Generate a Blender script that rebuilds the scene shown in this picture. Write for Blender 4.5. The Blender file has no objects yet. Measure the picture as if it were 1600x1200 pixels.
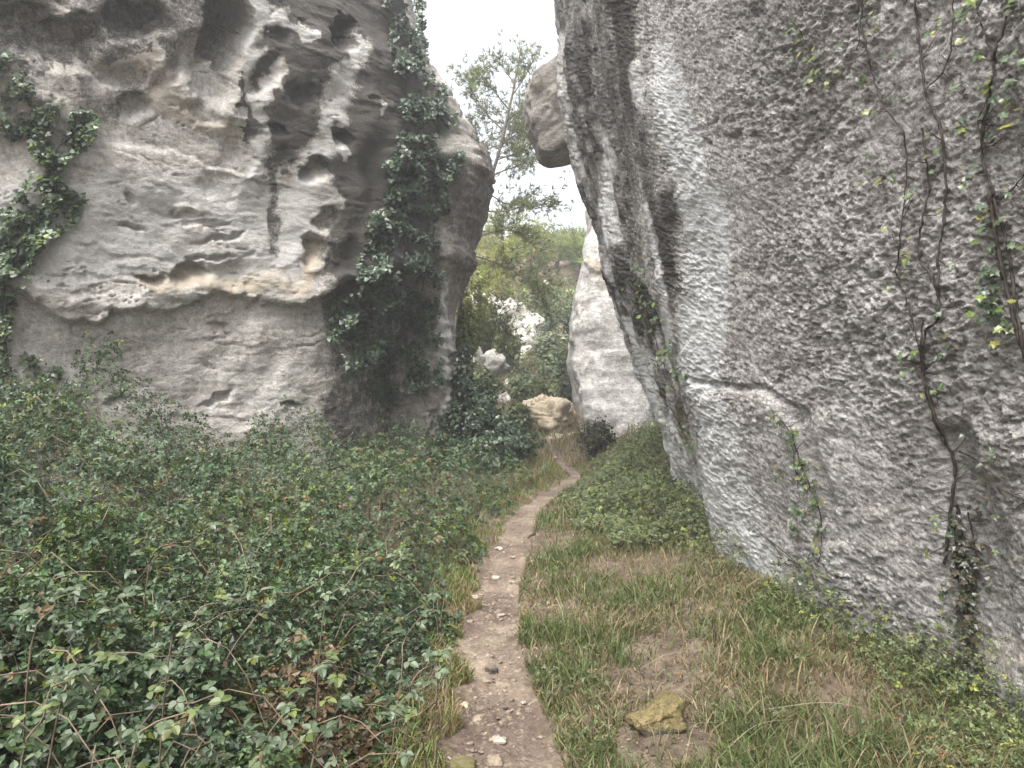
import bpy, math
import numpy as np
from mathutils import Vector

# ------------------------------------------------------------------ camera, sky, sun, exposure
SC = bpy.context.scene
COL = SC.collection
F = 1081.0            # focal length in photo pixels (1600 px wide frame)
CZ = 1.6              # eye height
cam = bpy.data.cameras.new("camera")
cam.sensor_width = 36.0
cam.lens = 36.0 * F / 1600.0
cam.clip_start = 0.05
cam.clip_end = 3000
camo = bpy.data.objects.new("camera", cam)
COL.objects.link(camo)
camo.location = (0, 0, CZ)
camo.rotation_euler = (math.radians(90), 0, 0)
SC.camera = camo

SUN_EL, SUN_AZ = 60.0, -152.0      # azimuth from +Y towards +X, degrees; the light comes from there
world = bpy.data.worlds.new("World")
SC.world = world
world.use_nodes = True
wn = world.node_tree
wn.nodes.clear()
sky = wn.nodes.new("ShaderNodeTexSky")
sky.sky_type = 'NISHITA'
sky.sun_disc = False
sky.sun_elevation = math.radians(SUN_EL)
sky.sun_rotation = math.radians(SUN_AZ)
sky.air_density = 1.0
sky.dust_density = 6.0
sky.ozone_density = 1.0
hs = wn.nodes.new("ShaderNodeHueSaturation")
hs.inputs['Saturation'].default_value = 0.22      # thin cloud: a white sky
bg = wn.nodes.new("ShaderNodeBackground")
bg.inputs['Strength'].default_value = 0.15
wo = wn.nodes.new("ShaderNodeOutputWorld")
wn.links.new(sky.outputs[0], hs.inputs['Color'])
wn.links.new(hs.outputs[0], bg.inputs['Color'])
wn.links.new(bg.outputs[0], wo.inputs['Surface'])

sun = bpy.data.lights.new("sun", 'SUN')
sun.energy = 1.5
sun.angle = math.radians(40)
sun.color = (1.0, 0.96, 0.9)
suno = bpy.data.objects.new("sun", sun)
COL.objects.link(suno)
_e, _a = math.radians(SUN_EL), math.radians(SUN_AZ)
sdir = Vector((math.sin(_a) * math.cos(_e), math.cos(_a) * math.cos(_e), math.sin(_e)))
suno.rotation_euler = sdir.to_track_quat('Z', 'Y').to_euler()
suno.location = (0, 0, 30)

SC.view_settings.view_transform = 'Standard'
SC.view_settings.look = 'None'
SC.view_settings.gamma = 1.0
SC.view_settings.exposure = 1.76
SC.cycles.use_denoising = True
SC.cycles.max_bounces = 6
SC.cycles.diffuse_bounces = 4
SC.cycles.glossy_bounces = 2
SC.cycles.transmission_bounces = 3
SC.cycles.transparent_max_bounces = 8
SC.cycles.sample_clamp_indirect = 6.0

RNG = np.random.default_rng(11)

# ------------------------------------------------------------------ noise
_G = np.array([[1,1,0],[-1,1,0],[1,-1,0],[-1,-1,0],[1,0,1],[-1,0,1],[1,0,-1],[-1,0,-1],
               [0,1,1],[0,-1,1],[0,1,-1],[0,-1,-1]], dtype=np.float32)

def _hash(ix, iy, iz, seed):
    h = (ix.astype(np.uint32) * np.uint32(374761393) + iy.astype(np.uint32) * np.uint32(668265263)
         + iz.astype(np.uint32) * np.uint32(2147483647) + np.uint32(seed * 144665 + 17))
    h = (h ^ (h >> np.uint32(13))) * np.uint32(1274126177)
    h ^= h >> np.uint32(16)
    h = h * np.uint32(2246822519)
    return h ^ (h >> np.uint32(13))

def pn(P, freq, seed=0):
    """gradient noise, about -1..1"""
    Q = (np.asarray(P, dtype=np.float32) * np.float32(1.0) * np.asarray(freq, dtype=np.float32)) + np.float32(1000.0)
    I = np.floor(Q).astype(np.int64)
    f = Q - I
    w = f * f * f * (f * (f * 6 - 15) + 10)
    out = 0
    for dx in (0, 1):
        wx = w[..., 0] if dx else 1 - w[..., 0]
        for dy in (0, 1):
            wy = w[..., 1] if dy else 1 - w[..., 1]
            for dz in (0, 1):
                wz = w[..., 2] if dz else 1 - w[..., 2]
                g = _G[_hash(I[..., 0] + dx, I[..., 1] + dy, I[..., 2] + dz, seed) % np.uint32(12)]
                d = g[..., 0] * (f[..., 0] - dx) + g[..., 1] * (f[..., 1] - dy) + g[..., 2] * (f[..., 2] - dz)
                out = out + d * wx * wy * wz
    return out * 1.35

def fbm(P, freq, octaves, seed=0, gain=0.5):
    a, s = 1.0, 0
    fr = np.asarray(freq, dtype=np.float32)
    for k in range(octaves):
        s = s + a * pn(P, fr, seed + k * 7)
        a *= gain
        fr = fr * 2.03
    return s

def sstep(a, b, x):
    t = np.clip((x - a) / (b - a), 0, 1)
    return t * t * (3 - 2 * t)

def P3(x, y, z=0.0):
    x, y, z = np.broadcast_arrays(np.asarray(x, float), np.asarray(y, float), np.asarray(z, float))
    return np.stack([x, y, z], -1)

def ray(u, v, y):
    """point at distance y on the line of sight of a photo pixel"""
    return np.array([(u - 800) / F * y, y, CZ + (600 - v) / F * y])

def proj(P):
    y = P[..., 1]
    ok = y > 0.4
    yy = np.where(ok, y, 1.0)
    U = np.where(ok, 800 + F * P[..., 0] / yy, np.where(P[..., 0] > 0, 9e4, -9e4))
    V = np.where(ok, 600 - F * (P[..., 2] - CZ) / yy, 600)
    return U, V

# ------------------------------------------------------------------ mesh helpers
def mesh_np(name, V, Fc, smooth=True, attrs=None, mat=None):
    """V (n,3); Fc (m,3) or (m,4) or a list of both"""
    me = bpy.data.meshes.new(name)
    V = np.ascontiguousarray(V, dtype=np.float32).reshape(-1, 3)
    fl = Fc if isinstance(Fc, list) else [Fc]
    fl = [np.asarray(f, dtype=np.int32) for f in fl if len(f)]
    loops = np.concatenate([f.ravel() for f in fl])
    tot = np.concatenate([np.full(len(f), f.shape[1], dtype=np.int32) for f in fl])
    start = np.concatenate([[0], np.cumsum(tot)[:-1]]).astype(np.int32)
    me.vertices.add(len(V)); me.vertices.foreach_set("co", V.ravel())
    me.loops.add(len(loops)); me.loops.foreach_set("vertex_index", loops)
    me.polygons.add(len(tot)); me.polygons.foreach_set("loop_start", start)
    me.polygons.foreach_set("use_smooth", np.full(len(tot), smooth, dtype=bool))
    for k, a in (attrs or {}).items():
        a = np.asarray(a, dtype=np.float32)
        if a.ndim == 1:
            at = me.attributes.new(k, 'FLOAT', 'POINT'); at.data.foreach_set("value", np.ascontiguousarray(a))
        else:
            at = me.attributes.new(k, 'FLOAT_COLOR', 'POINT')
            at.data.foreach_set("color", np.concatenate([a, np.ones((len(a), 1), np.float32)], 1).ravel())
    me.update(calc_edges=True)
    if mat: me.materials.append(mat)
    return me

def obj(name, me, parent=None, label=None, cat=None, group=None, kind=None, loc=None):
    o = bpy.data.objects.new(name, me)
    COL.objects.link(o)
    if loc is not None: o.location = loc
    if parent is not None: o.parent = parent
    if label: o["label"] = label
    if cat: o["category"] = cat
    if group: o["group"] = group
    if kind: o["kind"] = kind
    return o

def grid_faces(nu, nv, close_u=False):
    i = np.arange(nu if close_u else nu - 1)[:, None]; j = np.arange(nv - 1)[None, :]
    i2 = (i + 1) % nu
    return np.stack([i * nv + j, i2 * nv + j, i2 * nv + j + 1, i * nv + j + 1], -1).reshape(-1, 4)

def grid_normals(P, close_u=False):
    if close_u:
        du = np.roll(P, -1, 0) - np.roll(P, 1, 0)
    else:
        du = np.gradient(P, axis=0)
    dv = np.gradient(P, axis=1)
    n = np.cross(du, dv)
    return n / (np.linalg.norm(n, axis=-1, keepdims=True) + 1e-9)

def tube(pts, rad, seg=6):
    """tapered tube through pts -> V, quads"""
    pts = np.asarray(pts, float); n = len(pts)
    rad = np.broadcast_to(np.asarray(rad, float), (n,))
    t = np.gradient(pts, axis=0); t /= np.linalg.norm(t, axis=1, keepdims=True) + 1e-9
    ref = np.where(np.abs(t[:, 2:3]) > 0.9, np.array([[1., 0, 0]]), np.array([[0, 0, 1.]]))
    a = np.cross(t, ref); a /= np.linalg.norm(a, axis=1, keepdims=True) + 1e-9
    b = np.cross(t, a)
    th = np.arange(seg) / seg * 2 * np.pi
    V = pts[:, None] + rad[:, None, None] * (np.cos(th)[None, :, None] * a[:, None] + np.sin(th)[None, :, None] * b[:, None])
    i = np.arange(n - 1)[:, None]; j = np.arange(seg)[None, :]; j2 = (j + 1) % seg
    Q = np.stack([i * seg + j, i * seg + j2, (i + 1) * seg + j2, (i + 1) * seg + j], -1).reshape(-1, 4)
    return V.reshape(-1, 3), Q

def join(parts):
    Vs, Fs, o = [], [], 0
    for V, Q in parts:
        Vs.append(V); Fs.append(Q + o); o += len(V)
    return np.concatenate(Vs), np.concatenate(Fs)

def smooth_path(pts, n):
    """Catmull-Rom through pts"""
    pts = np.asarray(pts, float)
    p = np.concatenate([[2 * pts[0] - pts[1]], pts, [2 * pts[-1] - pts[-2]]])
    m = len(pts) - 1
    t = np.linspace(0, m - 1e-6, n); k = t.astype(int); f = (t - k)[:, None]
    a, b, c, d = p[k], p[k + 1], p[k + 2], p[k + 3]
    return 0.5 * (2 * b + (c - a) * f + (2 * a - 5 * b + 4 * c - d) * f ** 2 + (3 * b - a - 3 * c + d) * f ** 3)

def rot_frames(nrm, spin, tilt_rng=None):
    """frames (n,3,3) whose third axis is nrm and whose first axis is spun around it"""
    n = nrm / (np.linalg.norm(nrm, axis=1, keepdims=True) + 1e-9)
    ref = np.where(np.abs(n[:, 2:3]) > 0.95, np.array([[1., 0, 0]]), np.array([[0, 0, 1.]]))
    a = np.cross(ref, n); a /= np.linalg.norm(a, axis=1, keepdims=True) + 1e-9
    b = np.cross(n, a)
    c, s = np.cos(spin)[:, None], np.sin(spin)[:, None]
    return np.stack([a * c + b * s, b * c - a * s, n], -1)

def scatter(tmplV, tmplF, pos, frames, scale, tint, tvar=None):
    """join copies of a template -> V, F, tint"""
    n, k = len(pos), len(tmplV)
    V = np.einsum('nij,kj->nki', frames, tmplV) * np.asarray(scale).reshape(-1, 1, 1) + pos[:, None]
    Fc = (tmplF[None] + (np.arange(n) * k)[:, None, None]).reshape(-1, tmplF.shape[1])
    T = np.repeat(tint[:, None], k, 1)
    if tvar is not None: T = T * tvar[None, :, None]
    return V.reshape(-1, 3), Fc, T.reshape(-1, 3)

def inside(poly, U, V):
    poly = np.asarray(poly, float); c = np.zeros(np.shape(U), bool); j = len(poly) - 1
    for i in range(len(poly)):
        xi, yi = poly[i]; xj, yj = poly[j]
        c ^= ((yi > V) != (yj > V)) & (U < (xj - xi) * (V - yi) / (yj - yi + 1e-9) + xi)
        j = i
    return c

# ------------------------------------------------------------------ materials
def new_mat(name):
    m = bpy.data.materials.new(name); m.use_nodes = True
    nt = m.node_tree
    return m, nt, nt.nodes["Principled BSDF"], nt.links

def N(nt, t, **kw):
    n = nt.nodes.new(t)
    for k, v in kw.items():
        if k.startswith("i_"):
            key = k[2:].replace("_", " ")
            n.inputs[key].default_value = v
        else: setattr(n, k, v)
    return n

def ramp(nt, src, stops):
    r = nt.nodes.new("ShaderNodeValToRGB")
    el = r.color_ramp.elements
    while len(el) < len(stops): el.new(0.5)
    for e, (p, c) in zip(el, stops):
        e.position = p
        e.color = (*c, 1) if len(c) == 3 else c
    nt.links.new(src, r.inputs[0])
    return r.outputs[0]

def mixc(nt, fac, a, b, mode='MIX'):
    m = nt.nodes.new("ShaderNodeMix"); m.data_type = 'RGBA'; m.blend_type = mode
    for s, v in ((m.inputs[0], fac), (m.inputs[6], a), (m.inputs[7], b)):
        if hasattr(v, "is_linked"): nt.links.new(v, s)
        elif isinstance(v, tuple): s.default_value = (*v, 1)
        else: s.default_value = v
    return m.outputs[2]

def mth(nt, op, a, b=0.0):
    m = nt.nodes.new("ShaderNodeMath"); m.operation = op; m.use_clamp = False
    for s, v in ((m.inputs[0], a), (m.inputs[1], b)):
        if hasattr(v, "is_linked"): nt.links.new(v, s)
        else: s.default_value = v
    return m.outputs[0]

def rock_mat(name, c_dark, c_mid, c_light, bump=0.5, fine=60.0, dark=(0.045, 0.042, 0.04), pale=(0.62, 0.62, 0.61), warm=(0.50, 0.40, 0.27), speck=0.5, specks=(22, 60)):
    """limestone: grain colour, plus lichen / wash / fresh-break stains and some painted shade held in vertex attributes"""
    m, nt, bs, L = new_mat(name)
    tc = N(nt, "ShaderNodeTexCoord").outputs["Object"]
    def noise(scale, detail=5, rough=0.6, stretch=None):
        src = tc
        if stretch:
            mp = N(nt, "ShaderNodeMapping"); mp.inputs['Scale'].default_value = stretch
            L.new(tc, mp.inputs[0]); src = mp.outputs[0]
        n = N(nt, "ShaderNodeTexNoise"); n.inputs['Scale'].default_value = scale
        n.inputs['Detail'].default_value = detail; n.inputs['Roughness'].default_value = rough
        L.new(src, n.inputs['Vector']); return n.outputs[0]
    def attr(k):
        a = N(nt, "ShaderNodeAttribute"); a.attribute_name = k; return a.outputs['Fac']
    big = noise(0.9, 6)
    base = ramp(nt, big, [(0.3, c_dark), (0.5, c_mid), (0.72, c_light)])
    sp = noise(specks[0], 6, 0.75)
    base = mixc(nt, speck, base, ramp(nt, sp, [(0.36, (0.2, 0.19, 0.18)), (0.5, (0.5, 0.5, 0.5)), (0.66, (0.86, 0.86, 0.86))]), 'OVERLAY')
    sp2 = noise(specks[1], 4, 0.7)
    base = mixc(nt, speck * 0.7, base, ramp(nt, sp2, [(0.38, (0.25, 0.24, 0.23)), (0.52, (0.5, 0.5, 0.5)), (0.66, (0.8, 0.8, 0.8))]), 'OVERLAY')
    brk = noise(7.0, 8, 0.72)
    brk2 = noise(38.0, 5, 0.7)
    def mask(k, amt, lo, hi):
        s = mth(nt, 'ADD', attr(k), mth(nt, 'MULTIPLY', mth(nt, 'SUBTRACT', mth(nt, 'ADD', mth(nt, 'MULTIPLY', brk, 0.6), mth(nt, 'MULTIPLY', brk2, 0.4)), 0.5), amt))
        mr = N(nt, "ShaderNodeMapRange"); mr.interpolation_type = 'SMOOTHSTEP'
        mr.inputs['From Min'].default_value = lo; mr.inputs['From Max'].default_value = hi
        L.new(s, mr.inputs[0]); return mr.outputs[0]
    base = mixc(nt, mask("warm", 1.0, 0.35, 0.75), base, warm)
    base = mixc(nt, mth(nt, 'MULTIPLY', mask("pale", 1.2, 0.3, 0.8), 0.85), base, pale)
    base = mixc(nt, mth(nt, 'MULTIPLY', mask("dark", 1.9, 0.3, 0.75), 0.92), base, dark)
    base = mixc(nt, mth(nt, 'MULTIPLY', mask("moss", 1.4, 0.4, 0.8), 0.8), base, (0.085, 0.085, 0.02))
    L.new(base, bs.inputs['Base Color'])
    bs.inputs['Roughness'].default_value = 0.92
    bs.inputs['Specular IOR Level'].default_value = 0.2
    b1 = N(nt, "ShaderNodeBump"); b1.inputs['Strength'].default_value = bump; b1.inputs['Distance'].default_value = 0.02
    L.new(noise(fine, 6, 0.7), b1.inputs['Height'])
    b2 = N(nt, "ShaderNodeBump"); b2.inputs['Strength'].default_value = bump * 0.8; b2.inputs['Distance'].default_value = 0.05
    L.new(noise(fine * 0.3, 6, 0.65, (1, 1, 1.8)), b2.inputs['Height'])
    L.new(b2.outputs[0], b1.inputs['Normal']); L.new(b1.outputs[0], bs.inputs['Normal'])
    return m

def leaf_mat(name, rough=0.42, trans=0.25, spec=0.5):
    m, nt, bs, L = new_mat(name)
    a = N(nt, "ShaderNodeAttribute"); a.attribute_name = "tint"
    oi = N(nt, "ShaderNodeObjectInfo")
    hv = N(nt, "ShaderNodeHueSaturation")
    v = mth(nt, 'ADD', mth(nt, 'MULTIPLY', oi.outputs['Random'], 0.5), 0.75)
    L.new(v, hv.inputs['Value'])
    h = mth(nt, 'ADD', mth(nt, 'MULTIPLY', oi.outputs['Random'], -0.03), 0.515)
    L.new(h, hv.inputs['Hue'])
    L.new(a.outputs['Color'], hv.inputs['Color'])
    L.new(hv.outputs[0], bs.inputs['Base Color'])
    bs.inputs['Roughness'].default_value = rough
    bs.inputs['Specular IOR Level'].default_value = spec
    tr = N(nt, "ShaderNodeBsdfTranslucent")
    L.new(mixc(nt, 1.0, hv.outputs[0], (1.3, 1.5, 0.6), 'MULTIPLY'), tr.inputs['Color'])
    mx = N(nt, "ShaderNodeMixShader"); mx.inputs[0].default_value = trans
    L.new(bs.outputs[0], mx.inputs[1]); L.new(tr.outputs[0], mx.inputs[2])
    L.new(mx.outputs[0], nt.nodes["Material Output"].inputs['Surface'])
    return m

def wood_mat(name, c1, c2, scale=30):
    m, nt, bs, L = new_mat(name)
    tc = N(nt, "ShaderNodeTexCoord").outputs["Object"]
    n = N(nt, "ShaderNodeTexNoise"); n.inputs['Scale'].default_value = scale; n.inputs['Detail'].default_value = 5
    L.new(tc, n.inputs['Vector'])
    L.new(ramp(nt, n.outputs[0], [(0.35, c1), (0.65, c2)]), bs.inputs['Base Color'])
    bs.inputs['Roughness'].default_value = 0.85
    b = N(nt, "ShaderNodeBump"); b.inputs['Strength'].default_value = 0.5; b.inputs['Distance'].default_value = 0.01
    L.new(n.outputs[0], b.inputs['Height']); L.new(b.outputs[0], bs.inputs['Normal'])
    return m

M_LEFT = rock_mat("limestone_smooth", (0.36, 0.335, 0.30), (0.44, 0.42, 0.385), (0.52, 0.50, 0.47), bump=0.75, fine=38, speck=0.5, specks=(12, 40), dark=(0.052, 0.047, 0.042), pale=(0.52, 0.515, 0.50), warm=(0.42, 0.35, 0.26))
M_PILLAR = rock_mat("limestone_layered", (0.20, 0.185, 0.165), (0.27, 0.25, 0.225), (0.38, 0.365, 0.335), bump=0.6, fine=40, speck=0.45, specks=(12, 40), dark=(0.062, 0.055, 0.048))
M_RIGHT = rock_mat("limestone_rough", (0.31, 0.295, 0.278), (0.41, 0.395, 0.378), (0.50, 0.488, 0.47), bump=1.0, fine=80, speck=0.8, specks=(14, 42), dark=(0.044, 0.041, 0.037), pale=(0.66, 0.67, 0.67))
M_SLAB = rock_mat("limestone_pale", (0.34, 0.33, 0.31), (0.42, 0.41, 0.39), (0.50, 0.49, 0.47), bump=0.7, fine=22, speck=0.55, specks=(5, 16), dark=(0.09, 0.085, 0.075))
M_TAN = rock_mat("limestone_tan", (0.34, 0.275, 0.195), (0.43, 0.365, 0.275), (0.52, 0.465, 0.375), bump=0.6, fine=25, speck=0.4, specks=(5, 18))
M_STONE = rock_mat("path_stone", (0.19, 0.15, 0.115), (0.26, 0.21, 0.16), (0.34, 0.29, 0.235), bump=0.5, fine=90, speck=0.4, specks=(30, 90), pale=(0.42, 0.39, 0.34))
M_LEAF = leaf_mat("bramble_leaf", 0.45, 0.2, 0.42)
M_IVY = leaf_mat("ivy_leaf", 0.36, 0.10, 0.55)
M_NEEDLE = leaf_mat("pine_needle", 0.5, 0.45, 0.3)
M_SHRUB = leaf_mat("shrub_leaf", 0.55, 0.3, 0.3)
M_GRASS = leaf_mat("grass_blade", 0.5, 0.35, 0.3)
M_CANE = wood_mat("bramble_cane", (0.06, 0.045, 0.032), (0.17, 0.125, 0.085), 14)
M_BARK = wood_mat("bark", (0.05, 0.042, 0.035), (0.15, 0.125, 0.10), 18)
M_VINE = wood_mat("vine_bark", (0.018, 0.013, 0.010), (0.052, 0.040, 0.031), 40)

# ------------------------------------------------------------------ ground and path
def path_x(y):
    return np.interp(y, [-4, 1.5, 2.9, 3.6, 4.3, 5.2, 6.2, 7.4, 8.7, 10.0, 11.2, 12.3, 13.6, 15.0, 17.0],
                     [0.05, 0.0, -0.02, -0.09, -0.15, -0.14, -0.05, 0.03, 0.18, 0.5, 0.92, 1.13, 1.0, 0.86, 0.8])
def path_w(y):
    return np.interp(y, [0, 2.9, 4, 6, 9, 11, 12.5, 14, 16], [0.31, 0.30, 0.24, 0.22, 0.21, 0.18, 0.14, 0.10, 0.06])

def ground_h(x, y):
    d = x - path_x(y)
    left = np.clip(-d - 0.35, 0, None); right = np.clip(d - 0.3, 0, None)
    h = 0.30 * (1 - np.exp(-left / 1.6)) + 0.16 * (1 - np.exp(-right / 1.2))
    far = np.clip(y - 13.2, 0, None)
    h = h + far * 0.12 * sstep(13, 16, y) + np.clip(y - 16.5, 0, None) * 0.27 + np.clip(y - 40, 0, None) * -0.25
    h = h + sstep(9.9, 11.8, y) * 0.45 * sstep(0.55, 1.5, d) * (1 - sstep(14, 17, y))
    h = h + 0.05 * sstep(0.3, 1.2, np.abs(d)) * fbm(P3(x, y), 1.1, 3, 5) + 0.012 * fbm(P3(x, y), 6.0, 2, 8)
    return h

def spaced(a, b, n, power=1.0):
    return a + (b - a) * np.linspace(0, 1, n) ** power

gy = np.concatenate([spaced(-12, 1.5, 30), 1 / np.linspace(1 / 1.55, 1 / 18.0, 250), spaced(18.3, 120, 60, 1.6), [400, 1500]])
gx_h = np.concatenate([np.linspace(0, 3.2, 96), spaced(3.25, 12, 30), spaced(13, 120, 16, 1.5), [400, 1500]])
gx = np.concatenate([-gx_h[::-1][:-1], gx_h])
GX, GY = np.meshgrid(gx, gy, indexing='ij')
GZ = ground_h(GX, GY)
pd = np.abs(GX - path_x(GY)) / path_w(GY)
edge = 0.28 * fbm(P3(GX, GY), 2.3, 3, 21)
pathm = 1 - sstep(0.75, 1.35, pd + edge)
pathm *= (GY < 17)
GZ = GZ - 0.03 * pathm + pathm * (0.012 * fbm(P3(GX, GY), 9, 3, 31) + 0.006 * pn(P3(GX, GY), 28, 33))
mg, nt, bs, L = new_mat("soil")
tc = N(nt, "ShaderNodeTexCoord").outputs["Object"]
def gn(s, d=6, r=0.65):
    n = N(nt, "ShaderNodeTexNoise"); n.inputs['Scale'].default_value = s; n.inputs['Detail'].default_value = d; n.inputs['Roughness'].default_value = r
    L.new(tc, n.inputs['Vector']); return n.outputs[0]
soil = ramp(nt, gn(9), [(0.3, (0.06, 0.045, 0.034)), (0.5, (0.11, 0.085, 0.064)), (0.7, (0.18, 0.145, 0.105))])
vor = N(nt, "ShaderNodeTexVoronoi"); vor.inputs['Scale'].default_value = 34; L.new(tc, vor.inputs['Vector'])
pcol = ramp(nt, gn(1.7, 7), [(0.34, (0.095, 0.070, 0.058)), (0.48, (0.140, 0.108, 0.086)), (0.64, (0.23, 0.188, 0.145))])
pcol = mixc(nt, 0.55, pcol, ramp(nt, gn(42, 5, 0.75), [(0.36, (0.22, 0.20, 0.19)), (0.52, (0.5, 0.5, 0.5)), (0.68, (0.82, 0.82, 0.8))]), 'OVERLAY')
pcol = mixc(nt, mth(nt, 'MULTIPLY', mth(nt, 'GREATER_THAN', gn(26, 2, 0.5), 0.62), 0.45), pcol, (0.30, 0.26, 0.20))
at = N(nt, "ShaderNodeAttribute"); at.attribute_name = "trodden"
fac = mth(nt, 'ADD', at.outputs['Fac'], mth(nt, 'MULTIPLY', mth(nt, 'SUBTRACT', gn(14), 0.5), 0.9))
mr = N(nt, "ShaderNodeMapRange"); mr.inputs['From Min'].default_value = 0.3; mr.inputs['From Max'].default_value = 0.7; L.new(fac, mr.inputs[0])
L.new(mixc(nt, mr.outputs[0], soil, pcol), bs.inputs['Base Color'])
bs.inputs['Roughness'].default_value = 0.95; bs.inputs['Specular IOR Level'].default_value = 0.15
bp = N(nt, "ShaderNodeBump"); bp.inputs['Strength'].default_value = 0.9; bp.inputs['Distance'].default_value = 0.02
L.new(gn(36, 6, 0.7), bp.inputs['Height']); L.new(bp.outputs[0], bs.inputs['Normal'])
me = mesh_np("ground", P3(GX, GY, GZ), grid_faces(*GX.shape), attrs={"trodden": pathm.ravel()}, mat=mg)
obj("ground", me, kind="structure")

# the trodden path is a sheet of its own a few millimetres above the soil
ps = np.linspace(-11, 11, 45); py = np.concatenate([np.linspace(-3, 1.5, 20), 1 / np.linspace(1 / 1.55, 1 / 16.8, 420)])
PS, PY = np.meshgrid(ps / 11, py, indexing='ij')
PX = path_x(PY) + PS * path_w(PY) * (1.05 + 0.30 * fbm(P3(np.sign(PS) * 3, PY), 1.6, 4, 77))
rut = np.abs(PS)
PZ = ground_h(PX, PY) + 0.004 - 0.028 * (1 - sstep(0.5, 1.0, rut)) + 0.010 * fbm(P3(PX, PY), 8, 3, 31) * (1 - rut ** 4) + 0.007 * pn(P3(PX, PY), 26, 33) - 0.02 * sstep(0.93, 1.0, rut)
me = mesh_np("footpath", P3(PX, PY, PZ), grid_faces(*PX.shape), attrs={"trodden": (1.1 - 1.1 * sstep(0.45, 1.0, rut + 0.35 * fbm(P3(PX, PY), 4, 3, 3))).ravel()}, mat=mg)
obj("footpath", me, kind="structure")

# ------------------------------------------------------------------ rocks
DB_W, DB_H = 800, 600       # where the line of sight of a photo pixel pair meets a rock: used to hang plants on it
depth = np.full((DB_W, DB_H), 1e9)
def add_depth(P):
    U, V = proj(P)
    a = (U / 2).astype(int); b = (V / 2).astype(int)
    ok = (a >= 0) & (a < DB_W) & (b >= 0) & (b < DB_H) & (P[..., 1] > 0.5)
    np.minimum.at(depth, (a[ok], b[ok]), P[..., 1][ok])
def depth_at(u, v, default=11.0):
    a = np.clip((np.asarray(u) / 2).astype(int), 1, DB_W - 2); b = np.clip((np.asarray(v) / 2).astype(int), 1, DB_H - 2)
    d = np.min([depth[a + i, b + j] for i in (-1, 0, 1) for j in (-1, 0, 1)], axis=0)
    return np.where(d > 1e8, default, d)

def ell(U, V, cx, cy, rx, ry, ang=0.0):
    c, s = math.cos(math.radians(ang)), math.sin(math.radians(ang))
    a = (U - cx) * c + (V - cy) * s; b = -(U - cx) * s + (V - cy) * c
    return np.sqrt((a / rx) ** 2 + (b / ry) ** 2)

def streak(U, V, pts, w, soft=0.5):
    """0..1 near a polyline pts=(u,v) with half width w (number or per-point list)"""
    pts = np.asarray(pts, float); w = np.broadcast_to(np.asarray(w, float), (len(pts),))
    best = np.zeros(np.shape(U))
    for (p, q, wa, wb) in zip(pts[:-1], pts[1:], w[:-1], w[1:]):
        d = q - p
        t = np.clip(((U - p[0]) * d[0] + (V - p[1]) * d[1]) / (d @ d), 0, 1)
        r = np.hypot(U - p[0] - t * d[0], V - p[1] - t * d[1]) / (wa + (wb - wa) * t)
        best = np.maximum(best, 1 - sstep(1 - soft, 1 + soft, r))
    return best

# ---- left boulder
plan = np.array([(-10.5, 1.5), (-8.2, 4.4), (-6.7, 5.9), (-5.3, 7.2), (-4.2, 8.2), (-3.2, 9.2), (-2.5, 10.0), (-2.05, 10.75), (-1.92, 11.5), (-2.3, 12.8), (-3.4, 14.2)])
NS = 530
cs = smooth_path(plan, 2400)
wgt = np.gradient(800 + F * cs[:, 0] / np.maximum(cs[:, 1], 3.0))
wgt = np.where((cs[:, 1] < 6.4), np.maximum(wgt * 0.35, 0.05), np.maximum(wgt, 0.12))
cum = np.cumsum(wgt); cum = (cum - cum[0]) / (cum[-1] - cum[0])
sidx = np.interp(np.linspace(0, 1, NS), cum, np.arange(2400))
C2 = np.stack([np.interp(sidx, np.arange(2400), cs[:, k]) for k in (0, 1)], -1)
T2 = np.gradient(C2, axis=0); T2 /= np.linalg.norm(T2, axis=1, keepdims=True)
for _ in range(30): T2[1:-1] = (T2[:-2] + T2[1:-1] * 2 + T2[2:]) / 4
N2 = np.stack([T2[:, 1], -T2[:, 0]], -1); N2 /= np.linalg.norm(N2, axis=1, keepdims=True)
NT = 390
tz = np.linspace(0, 1, NT)
zs = np.concatenate([spaced(0.0, 8.0, NT), spaced(8.05, 9.2, 20), np.full(12, 9.3)])
back = np.concatenate([np.zeros(NT), spaced(0.05, 1.2, 20, 1.6), spaced(1.4, 7.0, 12)])
fs = np.linspace(0, 1, NS)
Z = np.broadcast_to(zs, (NS, len(zs)))
B0 = np.concatenate([np.broadcast_to(C2[:, None], (NS, len(zs), 2)), Z[..., None]], -1)
U0, V0 = proj(B0)
# profile: undercut foot, upright face, swelling brow, leaning back at the top
endw = sstep(420, 640, U0)
prof = np.interp(zs, [0, 0.8, 2.0, 3.0, 4.2, 5.2, 6.2, 7.2, 8.0, 9.3], [0.0, 0.0, -0.02, 0.05, 0.12, 0.42, 0.55, 0.45, 0.2, -0.3])
prof2 = np.interp(zs, [0, 0.8, 2.0, 3.0, 4.2, 5.2, 6.2, 7.2, 8.0, 9.3], [0.0, 0.02, 0.10, 0.32, 0.46, 0.55, 0.52, 0.30, 0.02, -0.6])
off = prof[None] * (1 - endw) + prof2[None] * endw - back[None]
P = B0.copy(); P[..., :2] += N2[:, None] * off[..., None]
nrm = grid_normals(P)
if nrm[NS // 2, 100, 1] > 0: nrm = -nrm
U0, V0 = proj(P)
wob = 15 * fbm(P, 1.3, 5, 40, 0.6); wob2 = 15 * fbm(P, 1.3, 5, 47, 0.6)
U, V = U0 + wob, V0 + wob2
d = 0.09 * fbm(P, 0.9, 3, 3) + 0.013 * fbm(P, (2.2, 2.2, 3.0), 4, 11)
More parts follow.
